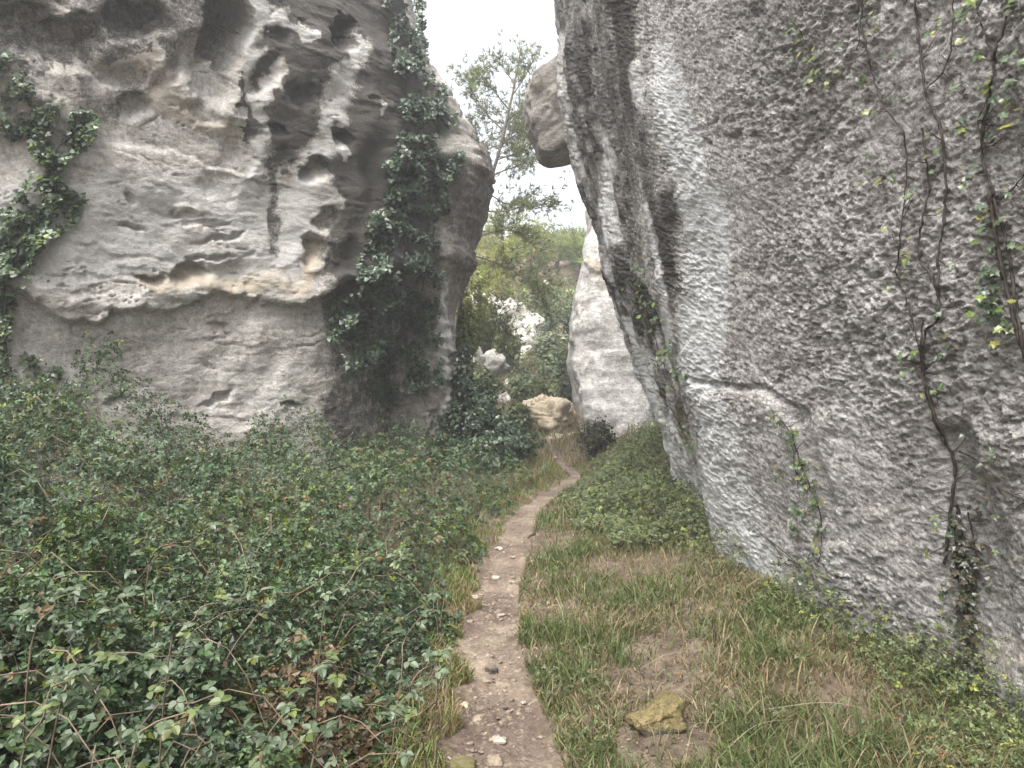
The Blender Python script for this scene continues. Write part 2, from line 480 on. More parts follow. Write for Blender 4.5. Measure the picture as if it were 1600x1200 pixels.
d = d + 0.007 * fbm(P, (8, 8, 22), 3, 13) + 0.006 * np.abs(pn(P, (17, 17, 34), 15)) + 0.004 * fbm(P, 40, 2, 14)
lay = pn(P + 0.05 * fbm(P, 3, 2, 53)[..., None], (1.3, 1.3, 7.0), 51)          # broken beds: sharp little steps and slots
d = d - 0.03 * (1 - sstep(0.0, 0.03, np.abs(pn(P, (1.1, 1.1, 2.4), 57)))) * sstep(0.05, 0.3, pn(P, 1.4, 58)) + 0.020 * sstep(-0.012, 0.012, lay) * sstep(-0.05, 0.3, pn(P, 1.1, 52)) - 0.045 * (1 - sstep(0.0, 0.05, np.abs(lay - 0.22))) * sstep(0.15, 0.4, pn(P, 1.6, 54))
up = np.zeros_like(d)
# the ledge: the face above hangs out over the smooth lower band
ledge_v = np.interp(U, [-200, 35, 75, 105, 150, 180, 220, 260, 300, 345, 380, 430, 470, 505, 560, 640], [430, 452, 476, 492, 500, 496, 480, 482, 478, 466, 470, 480, 476, 466, 440, 420])
ledge_d = np.interp(U, [-200, 20, 60, 110, 200, 330, 430, 520, 640], [0.04, 0.05, 0.13, 0.20, 0.13, 0.10, 0.12, 0.20, 0.1])
d = d + ledge_d * (1 - sstep(-3, 3, V - ledge_v)) * np.exp(-np.clip(ledge_v - V, 0, None) / 330.0)
d = d + 0.05 * np.exp(-((V - ledge_v + 14) / 16.0) ** 2) * (1 - sstep(-3, 3, V - ledge_v)) * sstep(0.0, 0.5, pn(P, 2.3, 60) + 0.4)
# upper break: everything above it is hollowed back towards the brow
up_v = np.interp(U, [-200, 100, 150, 250, 330, 395, 430], [205, 212, 222, 244, 262, 277, 240])
hol = (1 - sstep(-5, 3, V - up_v)) * (1 - sstep(395, 430, U)) * sstep(100, 160, U)
d = d - 0.11 * hol * np.exp(-np.clip(up_v - V, 0, None) / 150.0)
def scoop(cx, cy, rx, ry, dep, ang=0.0, sharp=0.35):
    global d, up
    r = ell(U, V, cx, cy, rx, ry, ang)
    k = (1 - sstep(1 - sharp, 1 + sharp * 0.5, r)) * (0.72 + 0.28 * np.clip(1 - r * r, 0, 1))
    d = d - dep * k; up = np.maximum(up, dep * k * 0.5 * (dep > 0.15))
for s in [(356, 46, 42, 62, 1.25, 12, 0.16), (335, 125, 38, 42, 0.28, 0, 0.6), (205, 32, 56, 42, 0.42, 0, 0.35), (105, 78, 66, 44, 0.36, 10, 0.35), (20, 40, 60, 40, 0.30, 0, 0.5),
          (300, 90, 30, 40, 0.22, 20, 0.5), (180, 130, 60, 18, 0.14, 8, 0.5), (222, 175, 34, 18, 0.16, -5, 0.4), (330, 178, 34, 16, 0.12, 15, 0.4), (270, 120, 14, 40, 0.12, 20, 0.5), (375, 220, 26, 40, 0.10, 20, 0.6), (345, 290, 26, 30, 0.09, 0, 0.7),
          (533, 52, 15, 24, 0.55, 5, 0.2), (545, 62, 12, 14, 0.30, 0, 0.3), (498, 262, 17, 19, 0.34, 10, 0.3), (528, 206, 17, 15, 0.30, 0, 0.4), (583, 158, 10, 8, 0.10, 30, 0.4), (436, 196, 13, 9, 0.22, 0, 0.4), (430, 60, 24, 14, 0.10, 30, 0.6),
          (470, 145, 26, 18, 0.14, 10, 0.6), (415, 120, 22, 30, 0.14, 10, 0.6), (488, 395, 22, 22, 0.22, 0, 0.4), (497, 350, 16, 12, 0.16, 0, 0.3), (480, 372, 14, 6, 0.12, 0, 0.4), (298, 436, 26, 22, 0.26, -25, 0.3), (240, 440, 30, 13, 0.17, 0, 0.4), (350, 432, 40, 20, 0.10, 10, 0.6),
          (180, 633, 17, 9, 0.20, 0, 0.4), (452, 638, 20, 6, 0.18, -8, 0.4), (345, 632, 26, 8, 0.10, -12, 0.4), (290, 335, 30, 7, 0.10, 5, 0.4), (312, 348, 38, 5, 0.08, 5, 0.4), (205, 312, 14, 5, 0.09, 30, 0.4), (215, 358, 26, 5, 0.08, 15, 0.4), (335, 372, 30, 5, 0.09, 0, 0.4), (325, 405, 34, 5, 0.10, 0, 0.4),
          (550, 400, 30, 60, 0.10, 15, 0.8), (590, 260, 24, 90, 0.10, 5, 0.8), (335, 505, 14, 5, 0.06, 0, 0.4), (352, 515, 12, 4, 0.06, 0, 0.4)]:
    scoop(*s)
# the foot swings back into shade at the gully end
d = d - 0.25 * sstep(480, 620, U) * sstep(420, 560, V)
P = P + nrm * d[..., None]; P[..., 2] += up
dk = np.zeros_like(U); pl = np.zeros_like(U); wm = np.zeros_like(U)
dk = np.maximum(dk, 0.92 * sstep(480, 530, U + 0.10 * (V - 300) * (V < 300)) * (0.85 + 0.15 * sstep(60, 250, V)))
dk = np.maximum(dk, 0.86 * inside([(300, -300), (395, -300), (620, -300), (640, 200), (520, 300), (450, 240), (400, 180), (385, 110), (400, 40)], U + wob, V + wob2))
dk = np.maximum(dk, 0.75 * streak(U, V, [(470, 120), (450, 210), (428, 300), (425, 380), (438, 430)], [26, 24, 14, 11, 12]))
dk = np.maximum(dk, 0.60 * inside([(-200, -300), (420, -300), (330, 20), (300, 70), (260, 90), (150, 140), (40, 120), (-200, 60)], U + wob, V + wob2))  # shade of the overhung hollows painted in with the stains
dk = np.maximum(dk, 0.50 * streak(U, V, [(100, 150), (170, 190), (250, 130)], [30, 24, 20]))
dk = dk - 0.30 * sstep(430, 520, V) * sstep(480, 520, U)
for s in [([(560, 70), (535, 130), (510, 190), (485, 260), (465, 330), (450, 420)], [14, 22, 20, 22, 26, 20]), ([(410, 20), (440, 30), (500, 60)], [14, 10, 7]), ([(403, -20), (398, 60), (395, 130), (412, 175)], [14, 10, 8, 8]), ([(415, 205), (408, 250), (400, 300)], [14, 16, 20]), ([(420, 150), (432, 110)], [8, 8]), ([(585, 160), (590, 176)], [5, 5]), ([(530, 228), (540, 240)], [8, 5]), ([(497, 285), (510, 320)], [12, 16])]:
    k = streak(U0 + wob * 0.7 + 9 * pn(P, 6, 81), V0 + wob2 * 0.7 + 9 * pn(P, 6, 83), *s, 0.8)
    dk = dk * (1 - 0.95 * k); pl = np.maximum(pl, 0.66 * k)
pl = np.maximum(pl, 0.60 * sstep(235, 300, V) * (1 - sstep(450, 520, U)) * (1 - sstep(430, 480, V)))
pl = np.maximum(pl, 0.42 * sstep(520, 560, V) * (1 - sstep(470, 500, U)))
wm = np.maximum(wm, 0.62 * streak(U, V, [(220, 445), (300, 445), (370, 450), (480, 440), (500, 390)], [16, 24, 22, 18, 16], 0.7))
wm = np.maximum(wm, 0.50 * streak(U, V, [(280, 335), (320, 360), (330, 400)], [22, 26, 26], 0.7))
wm = np.maximum(wm, 0.45 * streak(U, V, [(110, 488), (150, 500)], [10, 10]))
wm = np.maximum(wm, 0.52 * streak(U, V, [(230, 100), (270, 160), (330, 200), (370, 200)], [34, 30, 34, 30], 0.8))
wm = np.maximum(wm, 0.5 * streak(U, V, [(500, 270), (505, 350)], [10, 12]))
mo = 0.42 * streak(U, V, [(60, 60), (100, 55), (160, 90)], [26, 20, 20], 0.8)
add_depth(P)
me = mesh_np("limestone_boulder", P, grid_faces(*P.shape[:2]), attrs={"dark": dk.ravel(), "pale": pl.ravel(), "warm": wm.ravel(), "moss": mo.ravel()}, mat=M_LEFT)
obj("limestone_boulder", me, label="huge pitted limestone boulder with hollows, dark streaked brow and a pale lower band", cat="boulder")

# ---- pillar behind the ivy gully
NA, NZ = 220, 300
Y0 = 12.0
tab = np.array([(-330, 560), (-180, 590), (-60, 625), (0, 640), (50, 660), (85, 682), (120, 706), (160, 727), (195, 747), (230, 767), (262, 776), (300, 772), (340, 757), (368, 738), (398, 741), (420, 727), (440, 715), (480, 708), (520, 705), (560, 709), (592, 716), (635, 709), (690, 698), (800, 690)], float)
zp = spaced(-0.2, 9.6, NZ)
vv = 600 - F * (zp - CZ) / Y0
ur = np.interp(vv, tab[:, 0], tab[:, 1])
xr = (ur - 800) / F * (Y0 + 0.25); xl = -2.75
cx, rx = (xr + xl) / 2, (xr - xl) / 2
th = np.concatenate([np.linspace(-1.15 * np.pi, 0.35 * np.pi, 190, endpoint=False), np.linspace(0.35 * np.pi, 0.85 * np.pi, 30, endpoint=False)])
ct, st = np.cos(th), np.sin(th)
ex = 0.72
sx = np.sign(ct) * np.abs(ct) ** ex; sy = np.sign(st) * np.abs(st) ** ex
ry = np.interp(zp, [0, 2.5, 5.3, 7.5, 9.6], [1.15, 1.15, 1.45, 1.3, 0.7])
yc = np.interp(zp, [0, 3, 5.3, 7.5, 9.6], [12.75, 12.75, 12.9, 13.4, 14.0])
P = np.stack([cx[None] + rx[None] * sx[:, None], yc[None] + ry[None] * sy[:, None], np.broadcast_to(zp, (NA, NZ))], -1)
nrm = grid_normals(P, True)
if nrm[100, 100, 1] > 0: nrm = -nrm
U, V = proj(P); wob = 6 * fbm(P, 1.6, 3, 140)
d = 0.07 * fbm(P, 0.8, 3, 103) + 0.03 * fbm(P, (1.6, 1.6, 7), 4, 105) + 0.014 * fbm(P, (5, 5, 24), 3, 107) + 0.006 * fbm(P, 30, 2, 108)
# brow: a lip running down to the right, the face below set back
lip = np.interp(U, [600, 690, 720, 745, 776], [235, 238, 243, 255, 285])
d = d - 0.09 * sstep(-3, 5, V + wob - lip) * sstep(670, 705, U) * (1 - sstep(330, 420, V))
for (vz, w) in [(150, 3), (176, 3), (205, 4), (555, 4), (600, 5)]:
    d = d - 0.05 * np.exp(-((V + wob - vz - 0.25 * (U - 700)) / w) ** 2)
for (a, b) in [((690, 660), (650, 600)), ((668, 690), (690, 640))]:
    d = d - 0.06 * streak(U + wob, V, [a, b], 5)
P = P + nrm * d[..., None]
dk = 0.30 + 0.34 * sstep(255, 290, V + wob) * sstep(670, 730, U) * (1 - sstep(430, 520, V)) + 0.25 * (1 - sstep(640, 690, U))  # darker below the lip: underside shade put into the colour
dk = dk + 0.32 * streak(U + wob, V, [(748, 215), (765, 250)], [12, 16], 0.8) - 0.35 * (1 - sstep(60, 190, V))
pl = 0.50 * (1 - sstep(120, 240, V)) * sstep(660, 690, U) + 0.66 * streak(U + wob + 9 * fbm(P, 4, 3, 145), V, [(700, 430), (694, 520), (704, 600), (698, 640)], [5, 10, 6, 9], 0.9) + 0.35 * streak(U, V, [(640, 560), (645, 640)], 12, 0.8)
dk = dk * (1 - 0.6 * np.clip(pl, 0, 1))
add_depth(P)
V_ = np.concatenate([P.reshape(-1, 3), [[cx[-1], yc[-1], 9.75]]]); top = np.arange(NA) * NZ + NZ - 1
cap = np.stack([top, np.roll(top, -1), np.full(NA, len(V_) - 1)], -1)
ap = lambda a: np.append(a.ravel(), 0.2)
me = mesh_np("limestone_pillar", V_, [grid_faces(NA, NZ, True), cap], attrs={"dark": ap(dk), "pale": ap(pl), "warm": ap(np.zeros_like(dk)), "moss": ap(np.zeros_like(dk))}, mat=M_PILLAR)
obj("limestone_pillar", me, label="layered limestone pillar with an overhanging brow beside the ivy filled gully", cat="rock pillar")

# ---- right wall: x = f(y, z), overhanging the path, fluted and turning away at its far end
base_x = lambda y: np.interp(y, [-6, 0, 2.2, 3.2, 3.8, 4.4, 5.0, 5.6, 6.0, 6.35, 6.7, 7.2, 8.0, 8.6, 9.2], [3.2, 2.7, 2.42, 2.28, 2.14, 2.0, 1.92, 1.85, 1.83, 1.88, 2.00, 2.10, 2.18, 2.24, 2.28])
NY = 620
ynear = 1 / np.linspace(1 / 1.7, 1 / 9.2, NY - 110)
yl = np.concatenate([spaced(-6, 1.65, 50), ynear])
ex_s = np.linspace(0, 1, 60)[1:]              # the far end: turns round to the right
yfar = 9.2 + 1.15 * np.sin(ex_s * np.pi * 0.62); xfar = 2.6 * (1 - np.cos(ex_s * np.pi * 0.62)) 
ycol = np.concatenate([yl, yfar]); xadd = np.concatenate([np.zeros(len(yl)), xfar]); NC = len(ycol)
NR = 480
tt = np.linspace(0, 1, NR)
ymain = np.clip(ycol, 1.7, 9.2)
ztop = 1.9 + 0.60 * ymain + 0.15
zr = -0.15 + tt[None] * ztop[:, None]
ex_t = np.linspace(0, 1, 26)[1:]
zr = np.concatenate([zr, zr[:, -1:] + (9.6 - zr[:, -1:]) * np.minimum(ex_t * 1.5, 1)[None]], 1)
backx = np.concatenate([np.zeros(NR), np.clip(ex_t - 0.6, 0, None) / 0.4 * 7.0 + 0.5 * sstep(0.45, 0.7, ex_t)])
YY = np.broadcast_to(ycol[:, None], zr.shape)
ym = np.minimum(YY, 9.2)
bx = base_x(ym)
straight = np.interp(ym, [-6, 2.2, 6.0, 9.2], [3.0, 2.42, 1.9, 2.28])
leanA = np.interp(zr, [-0.2, 0, 1.6, 3.0, 5.0, 9.6], [-0.02, 0.0, 0.26, 0.53, 0.86, 1.25])
leanB = np.interp(zr, [-0.2, 0, 0.55, 1.6, 2.3, 3.0, 3.7, 4.6, 5.6, 6.9, 9.6], [-0.03, 0.0, 0.16, 0.50, 0.76, 1.04, 1.20, 1.46, 1.63, 1.70, 1.75])
wB = 0.5 * sstep(4.6, 9.2, ym) + 0.5 * np.clip((ym - 4.8) / 4.4, 0, 1)
XX = bx - leanA * (1 - wB) - leanB * wB + xadd[:, None] * (0.75 + 0.1 * zr) + backx[None]
P = np.stack([XX, YY, zr], -1)
nrm = grid_normals(P)
if nrm[NC // 2, 100, 0] > 0: nrm = -nrm
U0, V0 = proj(P)
wob = 10 * fbm(P, 1.5, 4, 240); wob2 = 10 * fbm(P, 1.5, 4, 247)
U, V = U0 + wob, V0 + wob2
nearw = 1 - sstep(6.0, 7.6, YY)
d = 0.06 * fbm(P, 0.6, 3, 203)
# beds dip gently: rough knobbly weathering along them
Q = P.copy(); Q[..., 2] += 0.28 * P[..., 1]
rough = np.clip(0.8 + 0.7 * fbm(P, 0.9, 2, 209), 0.5, 1.3) * (0.75 + 0.25 * nearw) * 0.85
d = d + rough * (0.010 * fbm(Q, (5, 5, 9), 3, 205) - 0.007 * np.abs(pn(Q, (17, 12, 26), 211)) + 0.012 * np.abs(pn(Q, (34, 24, 46), 213)) + 0.009 * pn(Q, (60, 44, 76), 215) + 0.006 * pn(Q, (110, 90, 130), 217))
pit = pn(Q, (14, 11, 21), 219); d = d - 0.010 * rough * sstep(0.25, 0.45, pit) * sstep(-0.2, 0.3, pn(P, 0.8, 223))
pit2 = pn(Q, (30, 22, 42), 221); d = d - 0.013 * rough * sstep(0.22, 0.45, pit2)
# thin bed ledges
bed = pn(Q, (0.5, 0.5, 5.0), 231); d = d + 0.008 * sstep(-0.06, 0.06, bed) * sstep(0, 0.4, pn(P, 1.1, 233))
# flutes on the far end
arc = np.concatenate([[0], np.cumsum(np.hypot(np.diff(ycol), np.diff(base_x(np.minimum(ycol, 9.2)) + xadd)))])
fl = np.broadcast_to(arc[:, None], YY.shape) + 0.16 * fbm(P3(zr * 0.0, YY * 0.0, zr), 0.6, 3, 250)
flute = np.abs(np.sin(fl * 3.6 + 0.4)) ** 0.7
flute2 = np.abs(np.sin(fl * 9.1 + 1.3 * pn(P, (0, 0.8, 0.5), 252))) ** 0.6
d = d + (1 - nearw) * ((1 - 0.55 * sstep(2.5, 4.5, zr)) * (0.085 * (flute - 0.5) + 0.05 * (flute2 - 0.5)) + 0.03 * fbm(P, (4, 6, 3), 3, 253))
d = d - 0.05 * (1 - nearw) * np.abs(pn(P, (1, 3.5, 0.7), 255)) - 0.025 * (1 - nearw) * (1 - sstep(0.0, 0.05, np.abs(pn(P, (1.2, 1.6, 1.9), 257))))
# crack across the near face
d = d - 0.026 * streak(U, V, [(1088, 588), (1130, 600), (1180, 612), (1215, 628), (1245, 642)], [4, 4, 5, 5, 2], 0.5)
d = d + 0.012 * streak(U, V, [(1100, 620), (1180, 640), (1230, 670)], [18, 18, 14], 0.9)
chip = sstep(-0.05, 0.25, pn(P, 7, 229))
d = d - chip * (0.035 * streak(U, V + 8 * pn(P, 9, 228), [(1120, 190), (1170, 165), (1240, 150)], [2, 4, 5], 0.6) + 0.03 * streak(U, V + 8 * pn(P, 9, 228), [(1110, 225), (1160, 210), (1180, 215)], [2, 4, 3], 0.6))
d = d - 0.04 * streak(U, V, [(1250, 655), (1268, 730), (1286, 790), (1290, 850)], [12, 16, 12, 9], 0.7)
d = d - 0.09 * streak(U, V, [(1500, 700), (1510, 800), (1520, 900), (1530, 1000)], [24, 34, 44, 50], 0.9)
d = d - 0.03 * streak(U, V, [(1150, 860), (1200, 920), (1260, 1000)], [5, 6, 7], 0.7)
P = P + nrm * d[..., None]
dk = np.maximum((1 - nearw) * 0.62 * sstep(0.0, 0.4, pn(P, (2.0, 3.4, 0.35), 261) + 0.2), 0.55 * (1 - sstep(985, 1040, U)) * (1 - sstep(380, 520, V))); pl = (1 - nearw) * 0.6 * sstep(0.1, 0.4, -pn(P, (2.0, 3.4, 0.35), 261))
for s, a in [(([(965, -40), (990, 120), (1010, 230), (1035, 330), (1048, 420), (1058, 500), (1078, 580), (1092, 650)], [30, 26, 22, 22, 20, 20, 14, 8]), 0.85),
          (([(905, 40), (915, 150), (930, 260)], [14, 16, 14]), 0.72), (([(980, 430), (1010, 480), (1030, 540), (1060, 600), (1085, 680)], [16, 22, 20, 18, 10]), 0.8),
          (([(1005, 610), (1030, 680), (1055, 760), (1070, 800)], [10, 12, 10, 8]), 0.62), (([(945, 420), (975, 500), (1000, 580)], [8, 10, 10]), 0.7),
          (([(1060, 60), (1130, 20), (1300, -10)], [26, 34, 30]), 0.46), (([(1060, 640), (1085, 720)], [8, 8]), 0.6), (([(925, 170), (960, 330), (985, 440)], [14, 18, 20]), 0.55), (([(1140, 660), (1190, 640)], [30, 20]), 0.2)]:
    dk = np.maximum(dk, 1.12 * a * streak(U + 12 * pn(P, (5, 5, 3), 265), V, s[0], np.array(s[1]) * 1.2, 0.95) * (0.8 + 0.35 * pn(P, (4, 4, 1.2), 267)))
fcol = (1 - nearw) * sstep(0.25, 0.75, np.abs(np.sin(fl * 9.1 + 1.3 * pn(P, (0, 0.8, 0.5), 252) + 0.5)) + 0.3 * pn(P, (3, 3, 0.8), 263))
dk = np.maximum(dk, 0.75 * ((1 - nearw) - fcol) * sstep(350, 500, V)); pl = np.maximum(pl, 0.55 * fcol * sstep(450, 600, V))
for s, a in [(([(1045, 80), (1058, 150), (1075, 250), (1092, 330), (1098, 420), (1092, 520), (1095, 590)], [20, 26, 30, 34, 34, 34, 30]), 0.98),
          (([(940, 200), (955, 300), (962, 380)], [7, 9, 8]), 0.7), (([(1015, 320), (1030, 420), (1050, 560)], [6, 7, 7]), 0.7), (([(975, 500), (1005, 560), (1040, 680), (1075, 780)], [8, 10, 11, 12]), 0.75),
          (([(1110, 620), (1130, 720), (1150, 820), (1200, 900)], [26, 44, 50, 40]), 0.66), (([(880, 60), (885, 180), (905, 270)], [6, 7, 8]), 0.45), (([(1235, 680), (1290, 740), (1310, 850)], [40, 50, 60]), 0.38), (([(1003, 100), (1013, 160)], [10, 9]), 0.6), (([(1050, 640), (1088, 760), (1100, 800)], [8, 9, 9]), 0.6)]:
    k = streak(U, V, *s, 0.6); pl = np.maximum(pl, a * k); dk = dk * (1 - 0.75 * k)
mott = sstep(0.0, 0.5, pn(P, (0.9, 1.1, 0.45), 271) + 0.35 * pn(P, (3, 3, 1.6), 273)) * sstep(1080, 1180, U)
dk = np.maximum(dk, 0.28 * mott); pl = np.maximum(pl, 0.40 * sstep(0.15, 0.5, -pn(P, (1.0, 1.2, 0.5), 275)))
wm = 0.46 * streak(U, V, [(1420, 1000), (1480, 1040), (1590, 1020)], [40, 60, 60], 0.9) + 0.40 * streak(U, V, [(1200, 880), (1300, 960)], [20, 26], 0.9)
mo = 0.50 * streak(U, V, [(1560, 700), (1570, 820), (1560, 950)], [40, 60, 60], 0.9) + 0.62 * streak(U, V, [(985, 430), (1015, 490), (1045, 590), (1080, 690)], [8, 12, 14, 10], 0.8) + 0.5 * streak(U, V, [(1255, 690), (1285, 800)], [16, 16], 0.9)
mo = mo + 0.45 * streak(U, V, [(1110, 800), (1160, 880), (1260, 980), (1330, 1040)], [12, 16, 22, 26], 0.9)
PR, UR, VR = P, *proj(P)
add_depth(P)
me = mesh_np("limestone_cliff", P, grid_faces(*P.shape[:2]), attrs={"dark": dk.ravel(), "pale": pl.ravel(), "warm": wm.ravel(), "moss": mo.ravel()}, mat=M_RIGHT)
obj("limestone_cliff", me, label="rough grey overhanging limestone cliff carrying bare climbing vines, fluted at its far end", cat="cliff")

# ---- free-standing blocks
def cube_sphere(n):
    t = np.tan(np.linspace(-1, 1, n + 1) * np.pi / 4)
    A, B = np.meshgrid(t, t, indexing='ij'); one = np.ones_like(A)
    Vs, Fs = [], []
    q = grid_faces(n + 1, n + 1)
    for k, (a, b, c) in enumerate([(one, A, B), (-one, B, A), (B, one, A), (A, -one, B), (A, B, one), (B, A, -one)]):
        Vs.append(np.stack([a, b, c], -1).reshape(-1, 3)); Fs.append(q + k * (n + 1) ** 2)
    V = np.concatenate(Vs); Fc = np.concatenate(Fs)
    key = np.round(V, 5); _, idx, inv = np.unique(key, axis=0, return_index=True, return_inverse=True)
    V = V[idx]; Fc = inv.ravel()[Fc]
    return V / np.linalg.norm(V, axis=1, keepdims=True), Fc
_CS = {n: cube_sphere(n) for n in (2, 6, 10, 18, 44)}

def chunk(n, size, seed, box=0.6, rough=0.1, facets=5, fine=0.0, layers=0.0):
    """a broken rock: rounded box, sliced by random planes, then weathered"""
    S, Fc = _CS[n]
    r = np.random.default_rng(seed)
    pw = np.sum(np.abs(S) ** (2 + 6 * box), axis=1) ** (1 / (2 + 6 * box))
    V = S / pw[:, None]
    for _ in range(facets):
        nn = r.normal(size=3); nn /= np.linalg.norm(nn); h = r.uniform(0.62, 0.9)
        ex = np.clip(V @ nn - h, 0, None); V = V - ex[:, None] * nn * 0.9
    nr = V / np.linalg.norm(V, axis=1, keepdims=True)
    W = V * np.asarray(size) + r.uniform(-50, 50, 3)
    L0 = float(np.mean(size))
    dd = rough * fbm(W / L0, 1.1, 4, seed % 97)
    if fine: dd = dd + fine * fbm(W / L0, (6, 6, 11), 3, seed % 89)
    if layers: dd = dd - layers * np.abs(pn(W / L0, (0.8, 0.8, 5), seed % 83))
    return (V + nr * dd[:, None]) * np.asarray(size), Fc

def zero_attrs(n, **kw):
    a = {k: np.zeros(n) for k in ("dark", "pale", "warm", "moss")}
    a.update(kw); return a

# overhanging block wedged high between cliff and sky
V, Fc = chunk(44, (1.15, 1.0, 0.60), 5, box=0.95, rough=0.07, facets=3, fine=0.015, layers=0.02)
V = V @ np.array([[0.97, 0, -0.22], [0, 1, 0], [0.22, 0, 0.97]]).T
V = V + np.array([1.42, 10.9, 6.0])
dk = np.full(len(V), 0.1)
me = mesh_np("limestone_block", V, Fc, attrs=zero_attrs(len(V), dark=dk), mat=M_PILLAR)
obj("limestone_block", me, label="square grey limestone block jutting out high against the sky from the cliff", cat="rock block")

# pale leaning slab at the far end of the cliff: outline measured at its foot, 14 m off
NA, NZ = 130, 170
zp = spaced(-0.2, 6.2, NZ)
vv = 600 - F * (zp - CZ) / 14.0
ul = np.interp(vv, [200, 330, 395, 445, 470, 500, 560, 620, 660, 710, 760], [948, 934, 925, 914, 907, 902, 895, 907, 918, 930, 936])
xl = (ul - 800) / F * 14.2; xr = np.interp(zp, [0, 6.2], [3.9, 4.2])
th = np.linspace(0, 2 * np.pi, NA, endpoint=False)
sx = np.sign(np.cos(th)) * np.abs(np.cos(th)) ** 0.22; sy = np.sign(np.sin(th)) * np.abs(np.sin(th)) ** 0.3
P = np.stack([(xl + xr)[None] / 2 + (xr - xl)[None] / 2 * sx[:, None], 15.0 + 0.9 * sy[:, None] + 0.10 * zp[None], np.broadcast_to(zp, (NA, NZ))], -1)
nrm = grid_normals(P, True)
if nrm[97, 60, 1] > 0: nrm = -nrm
U, V = proj(P)
d = 0.12 * fbm(P, 0.7, 4, 303) + 0.015 * sstep(-0.03, 0.03, pn(P, (0.7, 0.7, 1.3), 309)) + 0.05 * sstep(-0.03, 0.03, pn(P + 7, (1.0, 1.0, 0.8), 311)) + 0.03 * fbm(P, (2.2, 2.2, 1.6), 4, 305) + 0.01 * fbm(P, 14, 3, 307)
P = P + nrm * d[..., None]
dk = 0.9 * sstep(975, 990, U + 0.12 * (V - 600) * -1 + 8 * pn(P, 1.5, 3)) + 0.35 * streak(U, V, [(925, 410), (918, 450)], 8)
wm = 0.55 * streak(U + 6 * pn(P, 3, 5), V, [(932, 410), (938, 440), (946, 460)], [9, 8, 4], 0.9) + 0.42 * streak(U + 5 * pn(P, 4, 6), V, [(946, 520), (950, 545)], 5, 0.9) + 0.6 * streak(U, V, [(905, 640), (918, 690)], [9, 9], 0.8)
V_ = np.concatenate([P.reshape(-1, 3), [[(xl[-1] + xr[-1]) / 2, 15.6, 6.4]]]); top = np.arange(NA) * NZ + NZ - 1
cap = np.stack([top, np.roll(top, -1), np.full(NA, len(V_) - 1)], -1)
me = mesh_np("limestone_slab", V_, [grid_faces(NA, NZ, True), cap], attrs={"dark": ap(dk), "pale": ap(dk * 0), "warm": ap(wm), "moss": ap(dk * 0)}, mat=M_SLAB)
obj("limestone_slab", me, label="tall pale smooth limestone slab with rusty patches past the end of the cliff", cat="rock slab")

# tan boulders where the path climbs
def sit(u, v, y):
    p = ray(u, v, y); return p
tan_specs = [("broad layered tan boulder at the top of the rubble bank", 868, 655, 17.0, (0.58, 0.5, 0.46), 41), ("rounded tan boulder low in the rubble beside the pale slab", 888, 692, 16.3, (0.36, 0.32, 0.26), 42),
             ("small tan rock at the foot of the rubble bank", 848, 700, 16.0, (0.20, 0.2, 0.14), 43), ("flat pale stone lying where the path turns", 862, 718, 14.6, (0.18, 0.16, 0.07), 44), ("tan rock shoulder below the shrubs on the bank", 905, 662, 17.3, (0.30, 0.3, 0.50), 45), ("narrow tan rock on the left flank of the rubble", 838, 672, 16.9, (0.2, 0.24, 0.3), 46), ("broken tan rock between the big boulder and the path bend", 870, 690, 16.2, (0.28, 0.25, 0.20), 47), ("pitted tan rock under the shrubs at the top of the rubble", 848, 638, 17.6, (0.42, 0.4, 0.36), 48), ("little tan rock beside the dark scrub", 908, 702, 15.4, (0.13, 0.13, 0.10), 49)]
for (lb, u, v, y, sz, sd) in tan_specs:
    V, Fc = chunk(18, sz, sd, box=0.12, rough=0.42, facets=8, fine=0.06, layers=0.16)
    V = V + sit(u, v, y)
    obj("tan_boulder", mesh_np("tan_boulder", V, Fc, attrs=zero_attrs(len(V), dark=0.1 * np.ones(len(V))), mat=M_TAN), label=lb, cat="boulder", group="tan boulders of the rubble bank")
# pale outcrops up the slope on the left of the gap
pale_specs = [("large pale limestone outcrop high on the open slope", 775, 530, 23.0, (1.5, 1.0, 1.2), 51), ("pale limestone outcrop below the shrubs on the slope", 800, 565, 22.0, (0.65, 0.8, 0.7), 52),
              ("pale rock on the slope behind the ivy mound", 745, 590, 20.5, (0.9, 0.8, 0.9), 53), ("low pale rock beside the grey shrubs of the slope", 792, 622, 19.5, (0.5, 0.5, 0.5), 54), ("pale rock peeping out under the pines", 845, 462, 27.0, (0.7, 0.6, 0.45), 55), ("pale boulder halfway down the slope above the mound", 768, 640, 18.5, (0.5, 0.5, 0.5), 56)]
for (lb, u, v, y, sz, sd) in pale_specs:
    V, Fc = chunk(18, sz, sd, box=0.15, rough=0.5, facets=8, fine=0.07, layers=0.2)
    V = V + sit(u, v, y)
    obj("pale_outcrop", mesh_np("pale_outcrop", V, Fc, attrs=zero_attrs(len(V), warm=0.42 * np.ones(len(V)), dark=0.28 * np.ones(len(V))), mat=M_SLAB), label=lb, cat="rock", group="pale outcrops on the slope")

